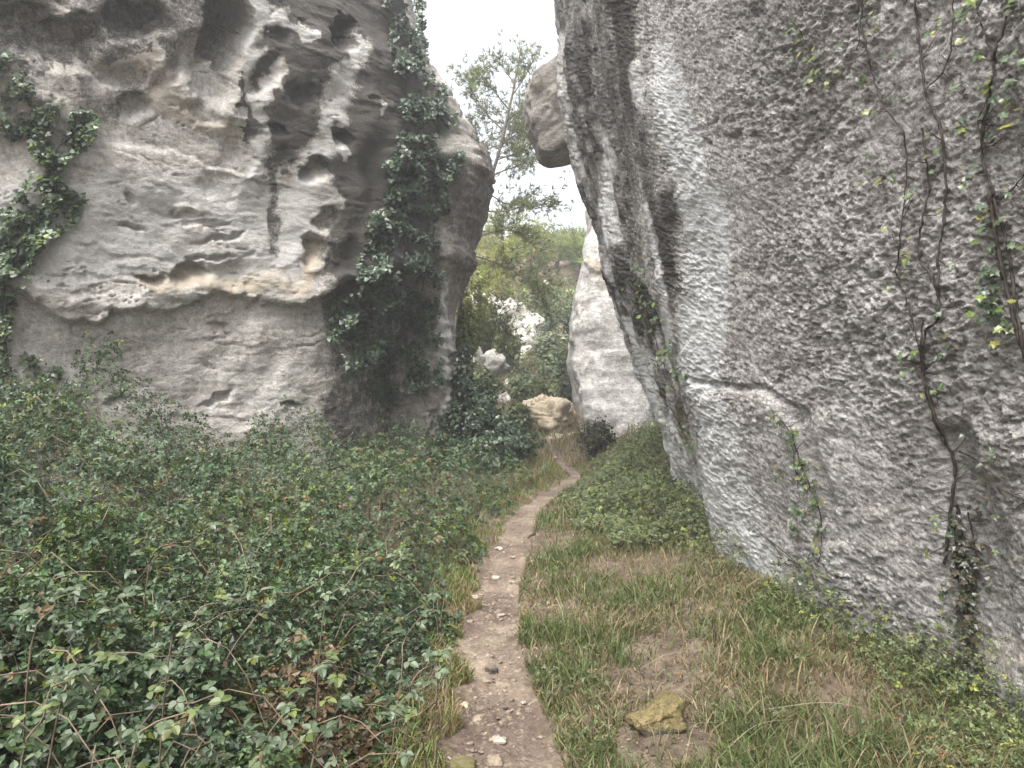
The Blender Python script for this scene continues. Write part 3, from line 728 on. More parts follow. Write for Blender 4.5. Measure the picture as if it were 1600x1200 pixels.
# ------------------------------------------------------------------ leaf templates
def leaflet(L=1.0, W=0.33, fold=0.12, droop=0.18):
    """one ovate leaflet along +X, folded on its midrib"""
    xs = np.array([0, 0.3, 0.62, 1.0]) * L
    mid = np.stack([xs, 0 * xs, -droop * (xs / L) ** 2 * L], -1)
    l1 = np.array([[0.28 * L, W, fold * L - 0.02], [0.62 * L, W * 0.86, fold * L * 0.8 - droop * 0.38 * L]])
    r1 = l1 * [1, -1, 1]
    V = np.concatenate([mid, l1, r1])
    T = np.array([[0, 1, 4], [1, 5, 4], [1, 2, 5], [2, 3, 5], [0, 6, 1], [1, 6, 7], [1, 7, 2], [2, 7, 3]])
    return V, T
def leaflet_fine(L=1.0, W=0.36, fold=0.10, droop=0.2):
    t = np.array([0.0, 0.14, 0.34, 0.56, 0.78, 0.92, 1.0]); w = np.array([0, 0.72, 1.0, 0.96, 0.62, 0.25, 0]) * W
    mid = np.stack([t * L, 0 * t, -droop * t ** 2 * L], -1)
    up = fold * w / W * L
    l1 = mid[1:-1] + np.stack([0.03 * L + 0 * t[1:-1], w[1:-1], up[1:-1]], -1); r1 = mid[1:-1] + np.stack([0.03 * L + 0 * t[1:-1], -w[1:-1], up[1:-1]], -1)
    V = np.concatenate([mid, l1, r1]); T = [[0, 1, 7], [5, 6, 11], [0, 12, 1], [5, 16, 6]]
    for k in range(4):
        T += [[1 + k, 2 + k, 8 + k], [1 + k, 8 + k, 7 + k], [1 + k, 12 + k, 13 + k], [1 + k, 13 + k, 2 + k]]
    return V, np.array(T)
def trifoliate(rs, leaflet=leaflet):
    Vs, Fs, o = [], [], 0
    for ang, off, sc in ((0, 0.35, 1.0), (1.25, 0.12, 0.85), (-1.25, 0.12, 0.85)):
        V, T = leaflet(sc, 0.36 * sc, 0.10, 0.2 + rs.uniform(-0.1, 0.15))
        c, s = math.cos(ang + rs.uniform(-.15, .15)), math.sin(ang)
        R = np.array([[c, -s, 0], [s, c, 0], [0, 0, 1]])
        V = V @ R.T + [off * 1.0, 0, rs.uniform(-0.08, 0.08)]
        Vs.append(V); Fs.append(T + o); o += len(V)
    return np.concatenate(Vs), np.concatenate(Fs)
_rs = np.random.default_rng(3)
TRI = [trifoliate(_rs) for _ in range(3)]
def tri_far(rs):
    Vs, Fs = [], []
    for k, (ang, off, sc) in enumerate(((0, 0.35, 1.0), (1.25, 0.12, 0.85), (-1.25, 0.12, 0.85))):
        V = np.array([[0, 0, 0], [0.45, 0.36, 0.08], [1, 0, -0.15], [0.45, -0.36, 0.08]]) * sc
        c, s = math.cos(ang), math.sin(ang)
        Vs.append(V @ np.array([[c, -s, 0], [s, c, 0], [0, 0, 1]]).T + [off, 0, rs.uniform(-0.08, 0.08)])
        Fs.append(np.array([[0, 2, 1], [0, 3, 2]]) + 4 * k)
    return np.concatenate(Vs), np.concatenate(Fs)
TRI_FAR = [tri_far(_rs) for _ in range(3)]
def ivyleaf():
    V = np.array([[0, 0, 0], [0.05, 0.42, 0.06], [0.38, 0.30, 0.05], [0.55, 0.50, 0.0], [0.62, 0.20, 0.02], [1.0, 0, -0.12], [0.62, -0.20, 0.02], [0.55, -0.50, 0.0], [0.38, -0.30, 0.05], [0.05, -0.42, 0.06], [0.45, 0, 0.0]], float)
    T = np.array([[0, 10, 1], [10, 2, 1], [10, 4, 2], [2, 4, 3], [10, 5, 4], [0, 9, 10], [10, 9, 8], [10, 8, 6], [8, 7, 6], [10, 6, 5]])
    return V, T
IVY = ivyleaf()
IVY_FAR = (np.array([[0, 0, 0], [0.1, 0.45, 0.05], [0.5, 0.36, 0.0], [1.0, 0, -0.12], [0.5, -0.36, 0.0], [0.1, -0.45, 0.05]], float), np.array([[0, 2, 1], [0, 3, 2], [0, 4, 3], [0, 5, 4]]))
SPRIG = (np.array([[0, 0, 0], [0.5, 0.28, 0.08], [1, 0, 0], [0.5, -0.28, 0.08]], float), np.array([[0, 2, 1], [0, 3, 2]]))
def needles(n=9, seed=0):
    r = np.random.default_rng(seed); Vs, Fs = [], []
    for k in range(n):
        dr = r.normal(size=3); dr[0] = abs(dr[0]) + 0.4; dr /= np.linalg.norm(dr)
        sd = np.cross(dr, r.normal(size=3)); sd /= np.linalg.norm(sd)
        Vs += [sd * 0.045, -sd * 0.045, dr]; Fs.append([3 * k, 3 * k + 1, 3 * k + 2])
    return np.array(Vs), np.array(Fs)
NEED = [needles(10, k) for k in range(3)]

def greens(n, rs, base, var=0.35, yellow=0.06, ycol=(0.17, 0.18, 0.04), brown=0.0, bcol=(0.14, 0.085, 0.04)):
    t = np.asarray(base)[None] * (1 + var * rs.uniform(-1, 1, (n, 1))) * (1 + 0.10 * rs.uniform(-1, 1, (n, 3)))
    k = rs.random(n); t[k < yellow] = np.asarray(ycol) * (0.7 + 0.6 * rs.random((int((k < yellow).sum()), 1)))
    b = k > 1 - brown; t[b] = np.asarray(bcol) * (0.6 + 0.8 * rs.random((int(b.sum()), 1)))
    return np.clip(t, 0.003, 0.8)

def multi_scatter(tmpls, pos, nrm, scale, tint, rs, tilt=0.5, axis=None):
    """spread several templates over points; normals jittered by tilt"""
    n = len(pos)
    nn = nrm / (np.linalg.norm(nrm, axis=1, keepdims=True) + 1e-9) + tilt * rs.normal(size=(n, 3))
    spin = rs.uniform(0, 2 * np.pi, n)
    fr = rot_frames(nn, spin)
    out = []
    which = rs.integers(0, len(tmpls), n)
    for k, (tv, tf) in enumerate(tmpls):
        m = which == k
        if m.any(): out.append(scatter(tv, tf, pos[m], fr[m], np.broadcast_to(scale, (n,))[m], tint[m]))
    Vs, Fs, Ts, o = [], [], [], 0
    for V, Fc, T in out:
        Vs.append(V); Fs.append(Fc + o); Ts.append(T); o += len(V)
    return np.concatenate(Vs), np.concatenate(Fs), np.concatenate(Ts)

# ------------------------------------------------------------------ bramble thicket along the left
def wall_left_y(x):      # depth of the boulder's foot
    return np.interp(x, cs[:1900, 0], cs[:1900, 1])
def canopy(x, y):
    d = path_x(y) - path_w(y) - x
    lum = fbm(P3(x, y), 0.75, 3, 61)
    h = 0.10 + 0.52 * (1 - np.exp(-np.clip(d - 0.1, 0, None) / 0.55)) + 0.10 * np.clip(d - 1.2, 0, 4)
    h = h * (0.92 + 0.50 * lum) + 0.10 * fbm(P3(x, y), 2.3, 2, 67)
    h = h * sstep(-0.05, 0.35, d + 0.2 * lum)
    h = h + 0.35 * sstep(3.3, 4.6, -x) * sstep(3.8, 5.2, y)
    near = 1 - sstep(1.2, 2.8, y)
    h = h * (1 - 0.45 * near) * (1 + 0.42 * np.clip(fbm(P3(x, y), 2.0, 3, 64) * 1.3, -1.0, 0.6) * (1 - 0.5 * sstep(4, 8, y)))
    return h
def thicket_points(n, rs, y0=1.25, y1=12.2):
    y = y0 * (y1 / y0) ** rs.random(n * 3)
    x = -rs.random(n * 3) * 1.0 * (0.80 * y + 0.6) + path_x(y) - 0.1
    keep = (y < wall_left_y(x) + 0.1) & (x < path_x(y) - path_w(y) * 0.85)
    x, y = x[keep][:n], y[keep][:n]
    return x, y
rs = np.random.default_rng(101)
x, y = thicket_points(86000, rs)
h = canopy(x, y); ok = h > 0.03
x, y, h = x[ok], y[ok], h[ok]
e = 0.06
gxn = (canopy(x + e, y) - canopy(x - e, y)) / (2 * e); gyn = (canopy(x, y + e) - canopy(x, y - e)) / (2 * e)
nr = np.stack([-gxn * 0.6, -gyn * 0.6, np.ones_like(x)], -1)
dep = rs.random(len(x)) ** 1.7 * np.minimum(0.34, h * 0.8)
z = ground_h(x, y) + h - dep + 0.05 * rs.normal(size=len(x)) * (h > 0.2)
sz = (0.014 + 0.034 * rs.random(len(x)) ** 1.6) * np.interp(y, [1.2, 2.5, 5, 12], [0.9, 1.0, 1.1, 1.3])
patch = fbm(P3(x, y), 1.2, 2, 71)
ti = greens(len(x), rs, (0.062, 0.094, 0.042), 0.6, 0.05, (0.15, 0.17, 0.03), brown=0.035)
ti = ti * (1 + 0.35 * np.clip(patch, -0.8, 0.9)[:, None])
yg = (fbm(P3(x, y), 0.9, 2, 73) > 0.32) & (rs.random(len(x)) < 0.45); ti[yg] = np.array([0.11, 0.14, 0.04]) * (0.7 + 0.6 * rs.random((yg.sum(), 1)))
ti = ti + np.array([0.02, 0.03, 0.022]) * sstep(0.15, 0.5, -patch)[:, None]
# dead brown pocket close to the path
db = np.exp(-((x + 0.75) ** 2 / 0.10 + (y - 2.75) ** 2 / 0.25)) * rs.random(len(x)) > 0.30
ti[db] = np.array([0.10, 0.062, 0.032]) * (0.5 + rs.random((db.sum(), 1)))
pos = np.stack([x, y, z], -1); nearm = y < 2.0
V, Fc, T = multi_scatter(TRI, pos[nearm], nr[nearm], sz[nearm], ti[nearm], rs, tilt=0.5)
V2, F2, T2_ = multi_scatter(TRI_FAR, pos[~nearm], nr[~nearm], sz[~nearm], ti[~nearm], rs, tilt=0.5)
V, Fc, T = np.concatenate([V, V2]), np.concatenate([Fc, F2 + len(V)]), np.concatenate([T, T2_])
print("thicket tris", len(Fc), nearm.sum())
thick = obj("bramble_thicket", mesh_np("bramble_thicket", V, Fc, smooth=False, attrs={"tint": T}, mat=M_LEAF), label="deep bramble thicket filling the ground between the path and the pitted boulder", cat="brambles", kind="stuff")
# canes inside the thicket
parts = []
for k in range(420):
    px_, py_ = thicket_points(1, rs, 1.5, 9.5)
    if not len(px_): continue
    x0, y0 = float(px_[0]), float(py_[0]); hh = float(canopy(np.array([x0]), np.array([y0]))[0])
    a = rs.uniform(0, 2 * np.pi); ln = rs.uniform(0.35, 1.0)
    t = np.linspace(0, 1, 9)
    xx = x0 + np.cos(a) * ln * t; yy = y0 + np.sin(a) * ln * t
    xx = np.minimum(xx, path_x(yy) - 0.3)
    zz = ground_h(xx, yy) + 0.05 + (hh * rs.uniform(0.75, 1.12)) * np.sin(np.pi * (0.08 + 0.82 * t)) + 0.02 * rs.normal(size=9)
    parts.append(tube(np.stack([xx, yy, zz], -1), np.linspace(0.0034, 0.0015, 9), 4))
V, Q = join(parts)
obj("cane", mesh_np("bramble_canes", V, Q, mat=M_CANE), parent=thick, kind="stuff")

# sprays of bramble standing out at the front, each leaf its own piece
def leaf_variants(seed, tints):
    r = np.random.default_rng(seed); out = []
    for tcol in tints:
        V, Fc = trifoliate(r, leaflet_fine)
        T = np.repeat(np.asarray(tcol)[None], len(V), 0)
        out.append(mesh_np("bramble_leaf", V, Fc, smooth=False, attrs={"tint": T}, mat=M_LEAF))
    return out
BL = leaf_variants(5, [(0.062, 0.088, 0.045), (0.078, 0.105, 0.06), (0.05, 0.072, 0.036), (0.095, 0.12, 0.04), (0.085, 0.112, 0.068)])
def place_leaf(me, parent, p, fr, s, name="leaf"):
    o = bpy.data.objects.new(name, me); COL.objects.link(o); o.parent = parent
    M = np.eye(4); M[:3, :3] = fr * s; M[:3, 3] = p
    from mathutils import Matrix
    o.matrix_local = Matrix(M.tolist())
    return o
spray_specs = [  # start pixel, end pixel at distances, label
    ((20, 1190, 1.65), (150, 1085, 1.85), "bramble spray arching over the near corner of the thicket with broad pale leaves"),
    ((60, 1120, 1.75), (330, 1040, 1.95), "long bramble spray with a pale cane reaching out from the thicket's dark hollow"),
    ((180, 1190, 1.6), (420, 1150, 1.8), "low bramble spray of grey green leaves lying over the thicket's front edge"),
    ((400, 1180, 1.75), (560, 1060, 2.0), "bramble spray leaning towards the path over brown dead stems"),
    ((470, 1190, 1.75), (640, 1120, 2.0), "leafy bramble tip hanging beside the path edge nearest the brown dead stems"),
    ((620, 1070, 2.35), (700, 930, 2.9), "dark bluish bramble spray standing at the edge of the path"),
    ((640, 1120, 2.2), (700, 1040, 2.45), "short dark bramble spray bent over the path by the yellowish stones"),
    ((250, 1010, 2.0), (430, 960, 2.3), "bramble spray with yellowing leaves in the middle of the thicket"),
    ((30, 1010, 1.9), (190, 950, 2.2), "bramble spray with round pale leaves above the thicket's dark hollow"),
    ((500, 960, 2.5), (660, 880, 2.9), "bramble spray of small grey leaves sloping down to the path"),
    ((220, 900, 2.5), (400, 830, 3.0), "upright bramble spray with bright green tips inside the thicket"),
]
for k, (a, b, lb) in enumerate(spray_specs):
    r = np.random.default_rng(900 + k)
    A, B = ray(*a), ray(*b)
    t = np.linspace(0, 1, 14)[:, None]
    ctrl = A * (1 - t) + B * t + np.array([0, 0, 0.10]) * np.sin(np.pi * t) + 0.012 * r.normal(size=(14, 3))
    A0 = np.array([A[0] - 0.05, A[1] + 0.1, ground_h(A[0] - 0.05, A[1] + 0.1)])
    pts = smooth_path(np.concatenate([[A0, (A0 + A) / 2 + [0, 0, .03]], ctrl[1::2]]), 26)
    e_ = obj("bramble_spray", None, label=lb, cat="bramble", group="bramble sprays at the front of the thicket", loc=tuple(A0))
    V, Q = tube(pts - A0, np.linspace(0.0028, 0.0012, 26), 6)
    obj("cane", mesh_np("cane", V, Q, mat=M_CANE), parent=e_)
    for m in range(20):
        f = 4 + (m + 0.5) / 20 * 21.0; i = min(int(f), 24)
        p = pts[i] + (pts[i + 1] - pts[i]) * (f - i) + np.array([0.03, 0.03, 0.02]) * r.normal(size=3)
        nn = np.array([[0.25 * r.normal(), -0.25 + 0.25 * r.normal(), 1.0]])
        fr = rot_frames(nn, np.array([r.uniform(0, 2 * np.pi)]))[0]
        place_leaf(BL[r.integers(0, len(BL))], e_, p - A0, fr, r.uniform(0.020, 0.036))

# low brambles on the far right bank, and beside the cliff foot
def mound_leaves(n, rs, fn, tint, size, tilt=0.45, yellow=0.05):
    x, y, h, dep = fn(n, rs)
    z = ground_h(x, y) + h - dep
    e = 0.05
    nr = np.stack([0.2 * rs.normal(size=len(x)), -0.25 + 0.2 * rs.normal(size=len(x)), np.ones(len(x))], -1)
    ti = greens(len(x), rs, tint, 0.45, yellow)
    ti *= (1 + 0.35 * np.clip(fbm(P3(x, y), 1.6, 2, 91), -0.8, 0.9))[:, None]
    return multi_scatter(TRI_FAR, np.stack([x, y, z], -1), nr, size * (0.7 + 0.6 * rs.random(len(x))), ti, rs, tilt)
def bank_fn(n, rs):
    y = rs.uniform(6.2, 13.2, n * 4); d = rs.uniform(0.25, 2.6, n * 4); x = path_x(y) + d
    lim = np.interp(y, [6.2, 7, 8, 9.2, 10.4, 13.2], [1.0, 0.85, 0.62, 0.42, 0.32, 0.3]) + 0.22 * fbm(P3(x, y), 1.1, 2, 93)
    k = (d > lim) & (x < np.where(y < 10, base_x(np.minimum(y, 9.2)) + 0.05, 3.4)); x, y, d, lim = x[k][:n], y[k][:n], d[k][:n], lim[k][:n]
    h = (0.08 + 0.26 * (1 - np.exp(-(d - lim) / 0.4))) * (1 + 0.8 * fbm(P3(x, y), 1.6, 3, 95)); h = np.clip(h, 0.04, 0.6)
    return x, y, h, rs.random(len(x)) ** 1.5 * h * 0.8
rs = np.random.default_rng(202)
V, Fc, T = mound_leaves(24000, rs, bank_fn, (0.078, 0.098, 0.042), 0.028)
obj("low_brambles", mesh_np("low_brambles", V, Fc, smooth=False, attrs={"tint": T}, mat=M_LEAF), label="low green brambles covering the bank along the fluted foot of the cliff", cat="brambles", kind="stuff")
def foot_fn(n, rs):
    y = 1 / rs.uniform(1 / 7.2, 1 / 2.0, n * 3)
    inn = rs.random(n * 3) ** 1.4 * np.interp(y, [2, 4, 7], [0.75, 0.55, 0.75]); x = base_x(y) - inn
    pk = fbm(P3(x, y), 1.4, 2, 97); k = pk > -0.12 + 0.4 * (inn > 0.4); x, y, inn = x[k][:n], y[k][:n], inn[k][:n]
    h = (0.30 * np.exp(-inn / 0.4) + 0.04) * (1 + 0.5 * fbm(P3(x, y), 1.7, 2, 99))
    return x, y, h, rs.random(len(x)) ** 1.3 * h
V, Fc, T = mound_leaves(5200, rs, foot_fn, (0.080, 0.100, 0.040), 0.021, 0.6, 0.05)
obj("foot_brambles", mesh_np("foot_brambles", V, Fc, smooth=False, attrs={"tint": T}, mat=M_LEAF), label="scrambling green brambles growing against the foot of the rough grey cliff", cat="brambles", kind="stuff")

# ------------------------------------------------------------------ grass
def blades(x, y, hgt, tint, rs, lean=0.5, width=0.0022, wfar=0.0004):
    n = len(x); a = rs.uniform(0, 2 * np.pi, n)
    ld = np.stack([np.cos(a), np.sin(a)], -1) * (lean * (0.3 + rs.random(n)) * hgt)[:, None]
    b = rs.uniform(0, 2 * np.pi, n); w = (width * (0.7 + 0.6 * rs.random(n)) + wfar * y)[:, None]
    sd = np.stack([np.cos(b), np.sin(b)], -1) * w
    z0 = ground_h(x, y) - 0.01
    xy = np.stack([x, y], -1)
    rows = []
    for t, wk in ((0, 1.0), (0.45, 0.8), (0.8, 0.5)):
        c = xy + ld * (t ** 1.8); zz = z0 + hgt * (t - 0.22 * lean * t ** 3)
        for s in (1, -1): rows.append(np.concatenate([c + s * sd * wk, zz[:, None]], 1))
    rows.append(np.concatenate([xy + ld, (z0 + hgt * (1 - 0.3 * lean))[:, None]], 1))
    V = np.stack(rows, 1).reshape(-1, 3)
    o = (np.arange(n) * 7)[:, None]
    Q = np.concatenate([o + np.array([[0, 1, 3, 2]]), o + np.array([[2, 3, 5, 4]])]); T3 = o + np.array([[4, 5, 6]])
    return V, [Q, T3], np.repeat(tint, 7, 0)
def ground_pt(u, v):
    y = 3.0
    for _ in range(40):
        x = (u - 800) / F * y
        y = 0.5 * y + 0.5 * float((CZ - ground_h(np.array(x), np.array(y))) * F / (v - 600))
    x = (u - 800) / F * y
    return np.array([x, y, float(ground_h(np.array(x), np.array(y)))])
MOSSY = ground_pt(1022, 1134)
def grass_right(n, rs):
    y = 1 / rs.uniform(1 / 13.5, 1 / 1.5, n * 3)
    x = path_x(y) + path_w(y) * 0.8 + rs.random(n * 3) ** 1.15 * np.interp(y, [1.5, 3, 6, 9, 13], [2.1, 2.1, 1.7, 1.2, 0.8])
    k = x < np.where(y < 9.2, base_x(np.minimum(y, 9.2)) + 0.05, 3.0)
    dens = 0.56 + 0.8 * fbm(P3(x, y), 1.5, 4, 111) + 0.3 * fbm(P3(x, y), 7, 2, 112)
    bare = np.exp(-((x - 0.72) ** 2 / 0.07 + (y - 3.75) ** 2 / 0.35)) + 0.8 * np.exp(-((x - 0.62) ** 2 / 0.03 + (y - 3.15) ** 2 / 0.06))
    dd = x - path_x(y) - path_w(y)
    dens = dens * sstep(-0.16, 0.12, dd + 0.14 * fbm(P3(x, y), 3.5, 3, 113)) - 0.45 * bare * (0.8 + 0.8 * fbm(P3(x, y), 5, 2, 114)); dens = np.maximum(dens, 0.07 * (dd > 0))
    dens = np.where(((x - MOSSY[0]) / 0.22) ** 2 + ((y - MOSSY[1] + 0.16) / 0.26) ** 2 < 1 + 0.6 * fbm(P3(x, y), 6, 2, 116), 0.03, dens)
    k &= rs.random(n * 3) < dens
    return x[k][:n], y[k][:n]
rs = np.random.default_rng(303)
x, y = grass_right(80000, rs)
gp = fbm(P3(x, y), 1.3, 3, 121)
dry = rs.random(len(x)) < np.clip(0.46 - 0.8 * gp, 0.10, 0.9)
ti = greens(len(x), rs, (0.086, 0.112, 0.042), 0.5, 0.0)
ti[dry] = np.array([0.22, 0.178, 0.108]) * (0.5 + 0.7 * rs.random((dry.sum(), 1)))
hg = (0.03 + 0.12 * rs.random(len(x)) ** 1.7) * (1 + 0.55 * np.clip(gp, -0.8, 1)) * (0.65 + 0.35 * sstep(0, 0.3, x - path_x(y) - path_w(y)))
tall = rs.random(len(x)) < 0.03; hg[tall] *= 1.9
V, Fc, T = blades(x, y, hg, ti, rs, 0.75)
print("grass faces", len(Fc[0]) + len(Fc[1]))
obj("grass", mesh_np("grass", V, Fc, smooth=False, attrs={"tint": T}, mat=M_GRASS), label="green and straw coloured grass between the path and the cliff", cat="grass", kind="stuff")
hx_, hy_ = grass_right(9000, rs)
k = fbm(P3(hx_, hy_), 2.0, 2, 141) > -0.05; hx_, hy_ = hx_[k], hy_[k]
nr = np.stack([0 * hx_, -0.2 + 0 * hx_, 1 + 0 * hx_], -1)
V, Fc, T = multi_scatter(TRI_FAR, np.stack([hx_, hy_, ground_h(hx_, hy_) + 0.015 + 0.07 * rs.random(len(hx_))], -1), nr, 0.010 + 0.012 * rs.random(len(hx_)), greens(len(hx_), rs, (0.07, 0.09, 0.04), 0.5, 0.06, brown=0.15), rs, 0.5)
obj("low_herbs", mesh_np("low_herbs", V, Fc, smooth=False, attrs={"tint": T}, mat=M_LEAF), label="small leafy herbs growing among the grass below the cliff", cat="herbs", kind="stuff")
# the verge on the thicket side
n = 16000
y = 1 / rs.uniform(1 / 14.0, 1 / 1.5, n * 2)
off = rs.random(n * 2) ** 1.5 * np.interp(y, [1.5, 3, 5, 8, 14], [0.30, 0.34, 0.40, 0.75, 0.9]); x = path_x(y) - path_w(y) * (0.8 + 0.5 * fbm(P3(0 * y, y), 2.5, 3, 135)) - off
k = rs.random(n * 2) < 0.35 + 0.9 * fbm(P3(x, y), 1.6, 2, 131) + 0.4 * sstep(6, 9, y); x, y, off = x[k], y[k], off[k]
gp = fbm(P3(x, y), 1.3, 3, 133)
dry = rs.random(len(x)) < np.clip(0.42 - 0.6 * gp, 0.1, 0.9)
ti = greens(len(x), rs, (0.105, 0.135, 0.04), 0.4, 0.0); ti[dry] = np.array([0.22, 0.175, 0.105]) * (0.5 + 0.7 * rs.random((dry.sum(), 1)))
hg = (0.05 + 0.15 * rs.random(len(x)) ** 1.3) * (0.5 + 0.5 * sstep(0, 0.25, off)) * (1 + 0.9 * sstep(5.5, 8.5, y) * sstep(0.1, 0.4, off))
V, Fc, T = blades(x, y, hg, ti, rs, 0.7)
obj("verge_grass", mesh_np("verge_grass", V, Fc, smooth=False, attrs={"tint": T}, mat=M_GRASS), label="straw and green grass verge where the bramble thicket meets the path", cat="grass", kind="stuff")
# leaf litter on the bare ground
n = 16000
y = 1 / rs.uniform(1 / 11, 1 / 1.6, n); x = path_x(y) + rs.normal(size=n) * 0.8 + 0.3
k = (x < base_x(y) - 0.02); x, y = x[k], y[k]
nr = np.stack([0.25 * rs.normal(size=len(x)), 0.25 * rs.normal(size=len(x)), np.ones(len(x))], -1)
ti = greens(len(x), rs, (0.14, 0.105, 0.07), 0.7, 0.15, (0.24, 0.21, 0.12))
thin = rs.random(len(x)) < np.where(np.abs(x - path_x(y)) < path_w(y), 0.22, 0.95)
V, Fc, T = multi_scatter([SPRIG], np.stack([x, y, ground_h(x, y) + 0.006], -1)[thin], nr[thin], (0.008 + 0.018 * rs.random(len(x)))[thin], ti[thin], rs, 0.2)
obj("leaf_litter", mesh_np("leaf_litter", V, Fc, smooth=False, attrs={"tint": T}, mat=M_SHRUB), label="dry brown leaf litter strewn along the path and its verges", cat="leaf litter", kind="stuff")

# ------------------------------------------------------------------ stones and gravel
Vs, Fs, o = [], [], 0
rs = np.random.default_rng(404)
S4, F4 = _CS[2]
n = 1500
y = 1 / rs.uniform(1 / 12, 1 / 1.6, n); x = path_x(y) + path_w(y) * np.clip(0.75 * rs.normal(size=n), -1.6, 1.7)
for i in range(n):
    s = (0.003 + 0.012 * rs.random() ** 2.5) * (1 + 0.03 * y[i])
    V = S4 * (1 + 0.25 * rs.normal(size=(len(S4), 1))) * np.array([1, rs.uniform(.6, 1), rs.uniform(.4, .7)]) * s
    Vs.append(V + [x[i], y[i], 0]); 
VV = np.stack(Vs); VV[..., 2] += (ground_h(x, y) - 0.022)[:, None]
Fg = (F4[None] + (np.arange(n) * len(S4))[:, None, None]).reshape(-1, 4)
nv = n * len(S4)
shade = np.repeat(rs.random(n), len(S4))
obj("gravel", mesh_np("gravel", VV.reshape(-1, 3), Fg, attrs=zero_attrs(nv, pale=0.42 * (shade > 0.85), dark=0.42 * (shade < 0.4)), mat=M_STONE), label="small loose gravel scattered over the trodden path", cat="gravel", kind="stuff")

stone_specs = [(768, 1042, 0.040, "dark flat stone lying alone in the middle of the path", "dark"), (780, 1150, 0.030, "pale angular stone set in the bare near stretch of path", "pale"), (775, 1183, 0.036, "flat tan stone in the near stretch of path", None),
               (722, 1190, 0.055, "mossy stone on the thicket edge of the path", "moss"), (722, 1098, 0.032, "yellowish stone on the path edge beside the dark bramble spray", "warm"), (748, 1118, 0.026, "brown stone half buried in the path", None), (783, 958, 0.030, "brown lump of stone in the stony middle stretch of path", None),
               (775, 900, 0.036, "pale stone in the stony middle stretch of path", "pale"), (800, 906, 0.028, "tan stone at the grassy edge of the stony stretch", None), (742, 930, 0.032, "pale stone near the thicket edge of the stony stretch", "pale"), (780, 855, 0.040, "pale stone where the path narrows beside the dark bank", "pale"), (833, 877, 0.045, "white stone in the grass beside the narrowing path", "pale"),
               (742, 907, 0.028, "yellowish stone at the foot of the dark bank", "warm"), (735, 968, 0.026, "small tan stone in the thicket edge of the stony stretch", None), (818, 1092, 0.014, "small white pebble beside the grass on the bare path", "pale"), (787, 1100, 0.018, "brown pebble in the bare near stretch of path", "dark"), (692, 1180, 0.040, "pale stone under the brambles at the near path edge", "pale"),
               (800, 868, 0.028, "tan stone on the crown of the path before the bend", None), (932, 1030, 0.02, "white pebble in the bare patch of grass", "pale"), (978, 1080, 0.018, "white pebble beside the mossy rock", "pale"), (760, 1060, 0.02, "small brown stone next to the dark flat stone", None)]
for k, (u, v, s, lb, tone) in enumerate(stone_specs):
    p = ground_pt(u, v)
    V, Fc = chunk(10, (s, s * 0.8, s * 0.45), 600 + k, box=0.4, rough=0.2, facets=4)
    V = V + [0, 0, s * 0.12]
    kw = {}
    if tone: kw[tone] = np.full(len(V), 0.62 if tone != "moss" else 0.75)
    obj("stone", mesh_np("stone", V, Fc, attrs=zero_attrs(len(V), **kw), mat=M_STONE), label=lb, cat="stone", group="loose stones on the path", loc=tuple(p - [0, 0, 0.02]))
# mossy rock
p = MOSSY
V, Fc = chunk(18, (0.12, 0.085, 0.075), 781, box=0.35, rough=0.30, facets=7, fine=0.05)
R = np.array([[0.95, 0, -0.25], [0, 1, 0], [0.25, 0, 0.95]]); V = V @ R.T + [0, 0, 0.04]
mm = np.clip(0.35 + 0.9 * (V[:, 2] - 0.03) / 0.08, 0, 1)
M_MOSSY = rock_mat("mossy_rock", (0.10, 0.08, 0.05), (0.17, 0.135, 0.065), (0.26, 0.21, 0.11), bump=0.7, fine=80, speck=0.5, specks=(25, 80))
root = obj("mossy_rock", mesh_np("mossy_rock", V, Fc, attrs=zero_attrs(len(V), moss=mm * 0.5, dark=0.8 * sstep(0.05, 0.0, V[:, 2])), mat=M_MOSSY), label="yellow brown mossy rock lying in the grass beside the path", cat="rock", loc=tuple(p))  # dark base is underside shade painted into the rock's colour
# dry twigs
twigs = [([(1075, 1010), (1040, 1030), (1000, 1038)], "thin pale twig arching over the bare patch in the grass"), ([(1190, 1105), (1290, 1112), (1370, 1108)], "long pale straw lying across the grass under the cliff"), ([(1120, 1185), (1180, 1150), (1240, 1120)], "bent dry stem standing out of the grass beside the mossy rock"), ([(1070, 1190), (1085, 1150), (1120, 1125)], "short bleached stalk in the grass in front of the mossy rock")]
M_STRAW = wood_mat("dry_straw", (0.20, 0.165, 0.11), (0.32, 0.27, 0.19), 25)
for pts, lb in twigs:
    g = [ground_pt(u, v + 25) + [0, 0, 0.06 + 0.05 * (i == 1)] for i, (u, v) in enumerate(pts)]
    g = smooth_path(np.array(g), 14); V, Q = tube(g, np.linspace(0.0017, 0.0009, 14), 5)
    obj("twig", mesh_np("twig", V, Q, mat=M_STRAW), label=lb, cat="twig", group="dry twigs in the grass")

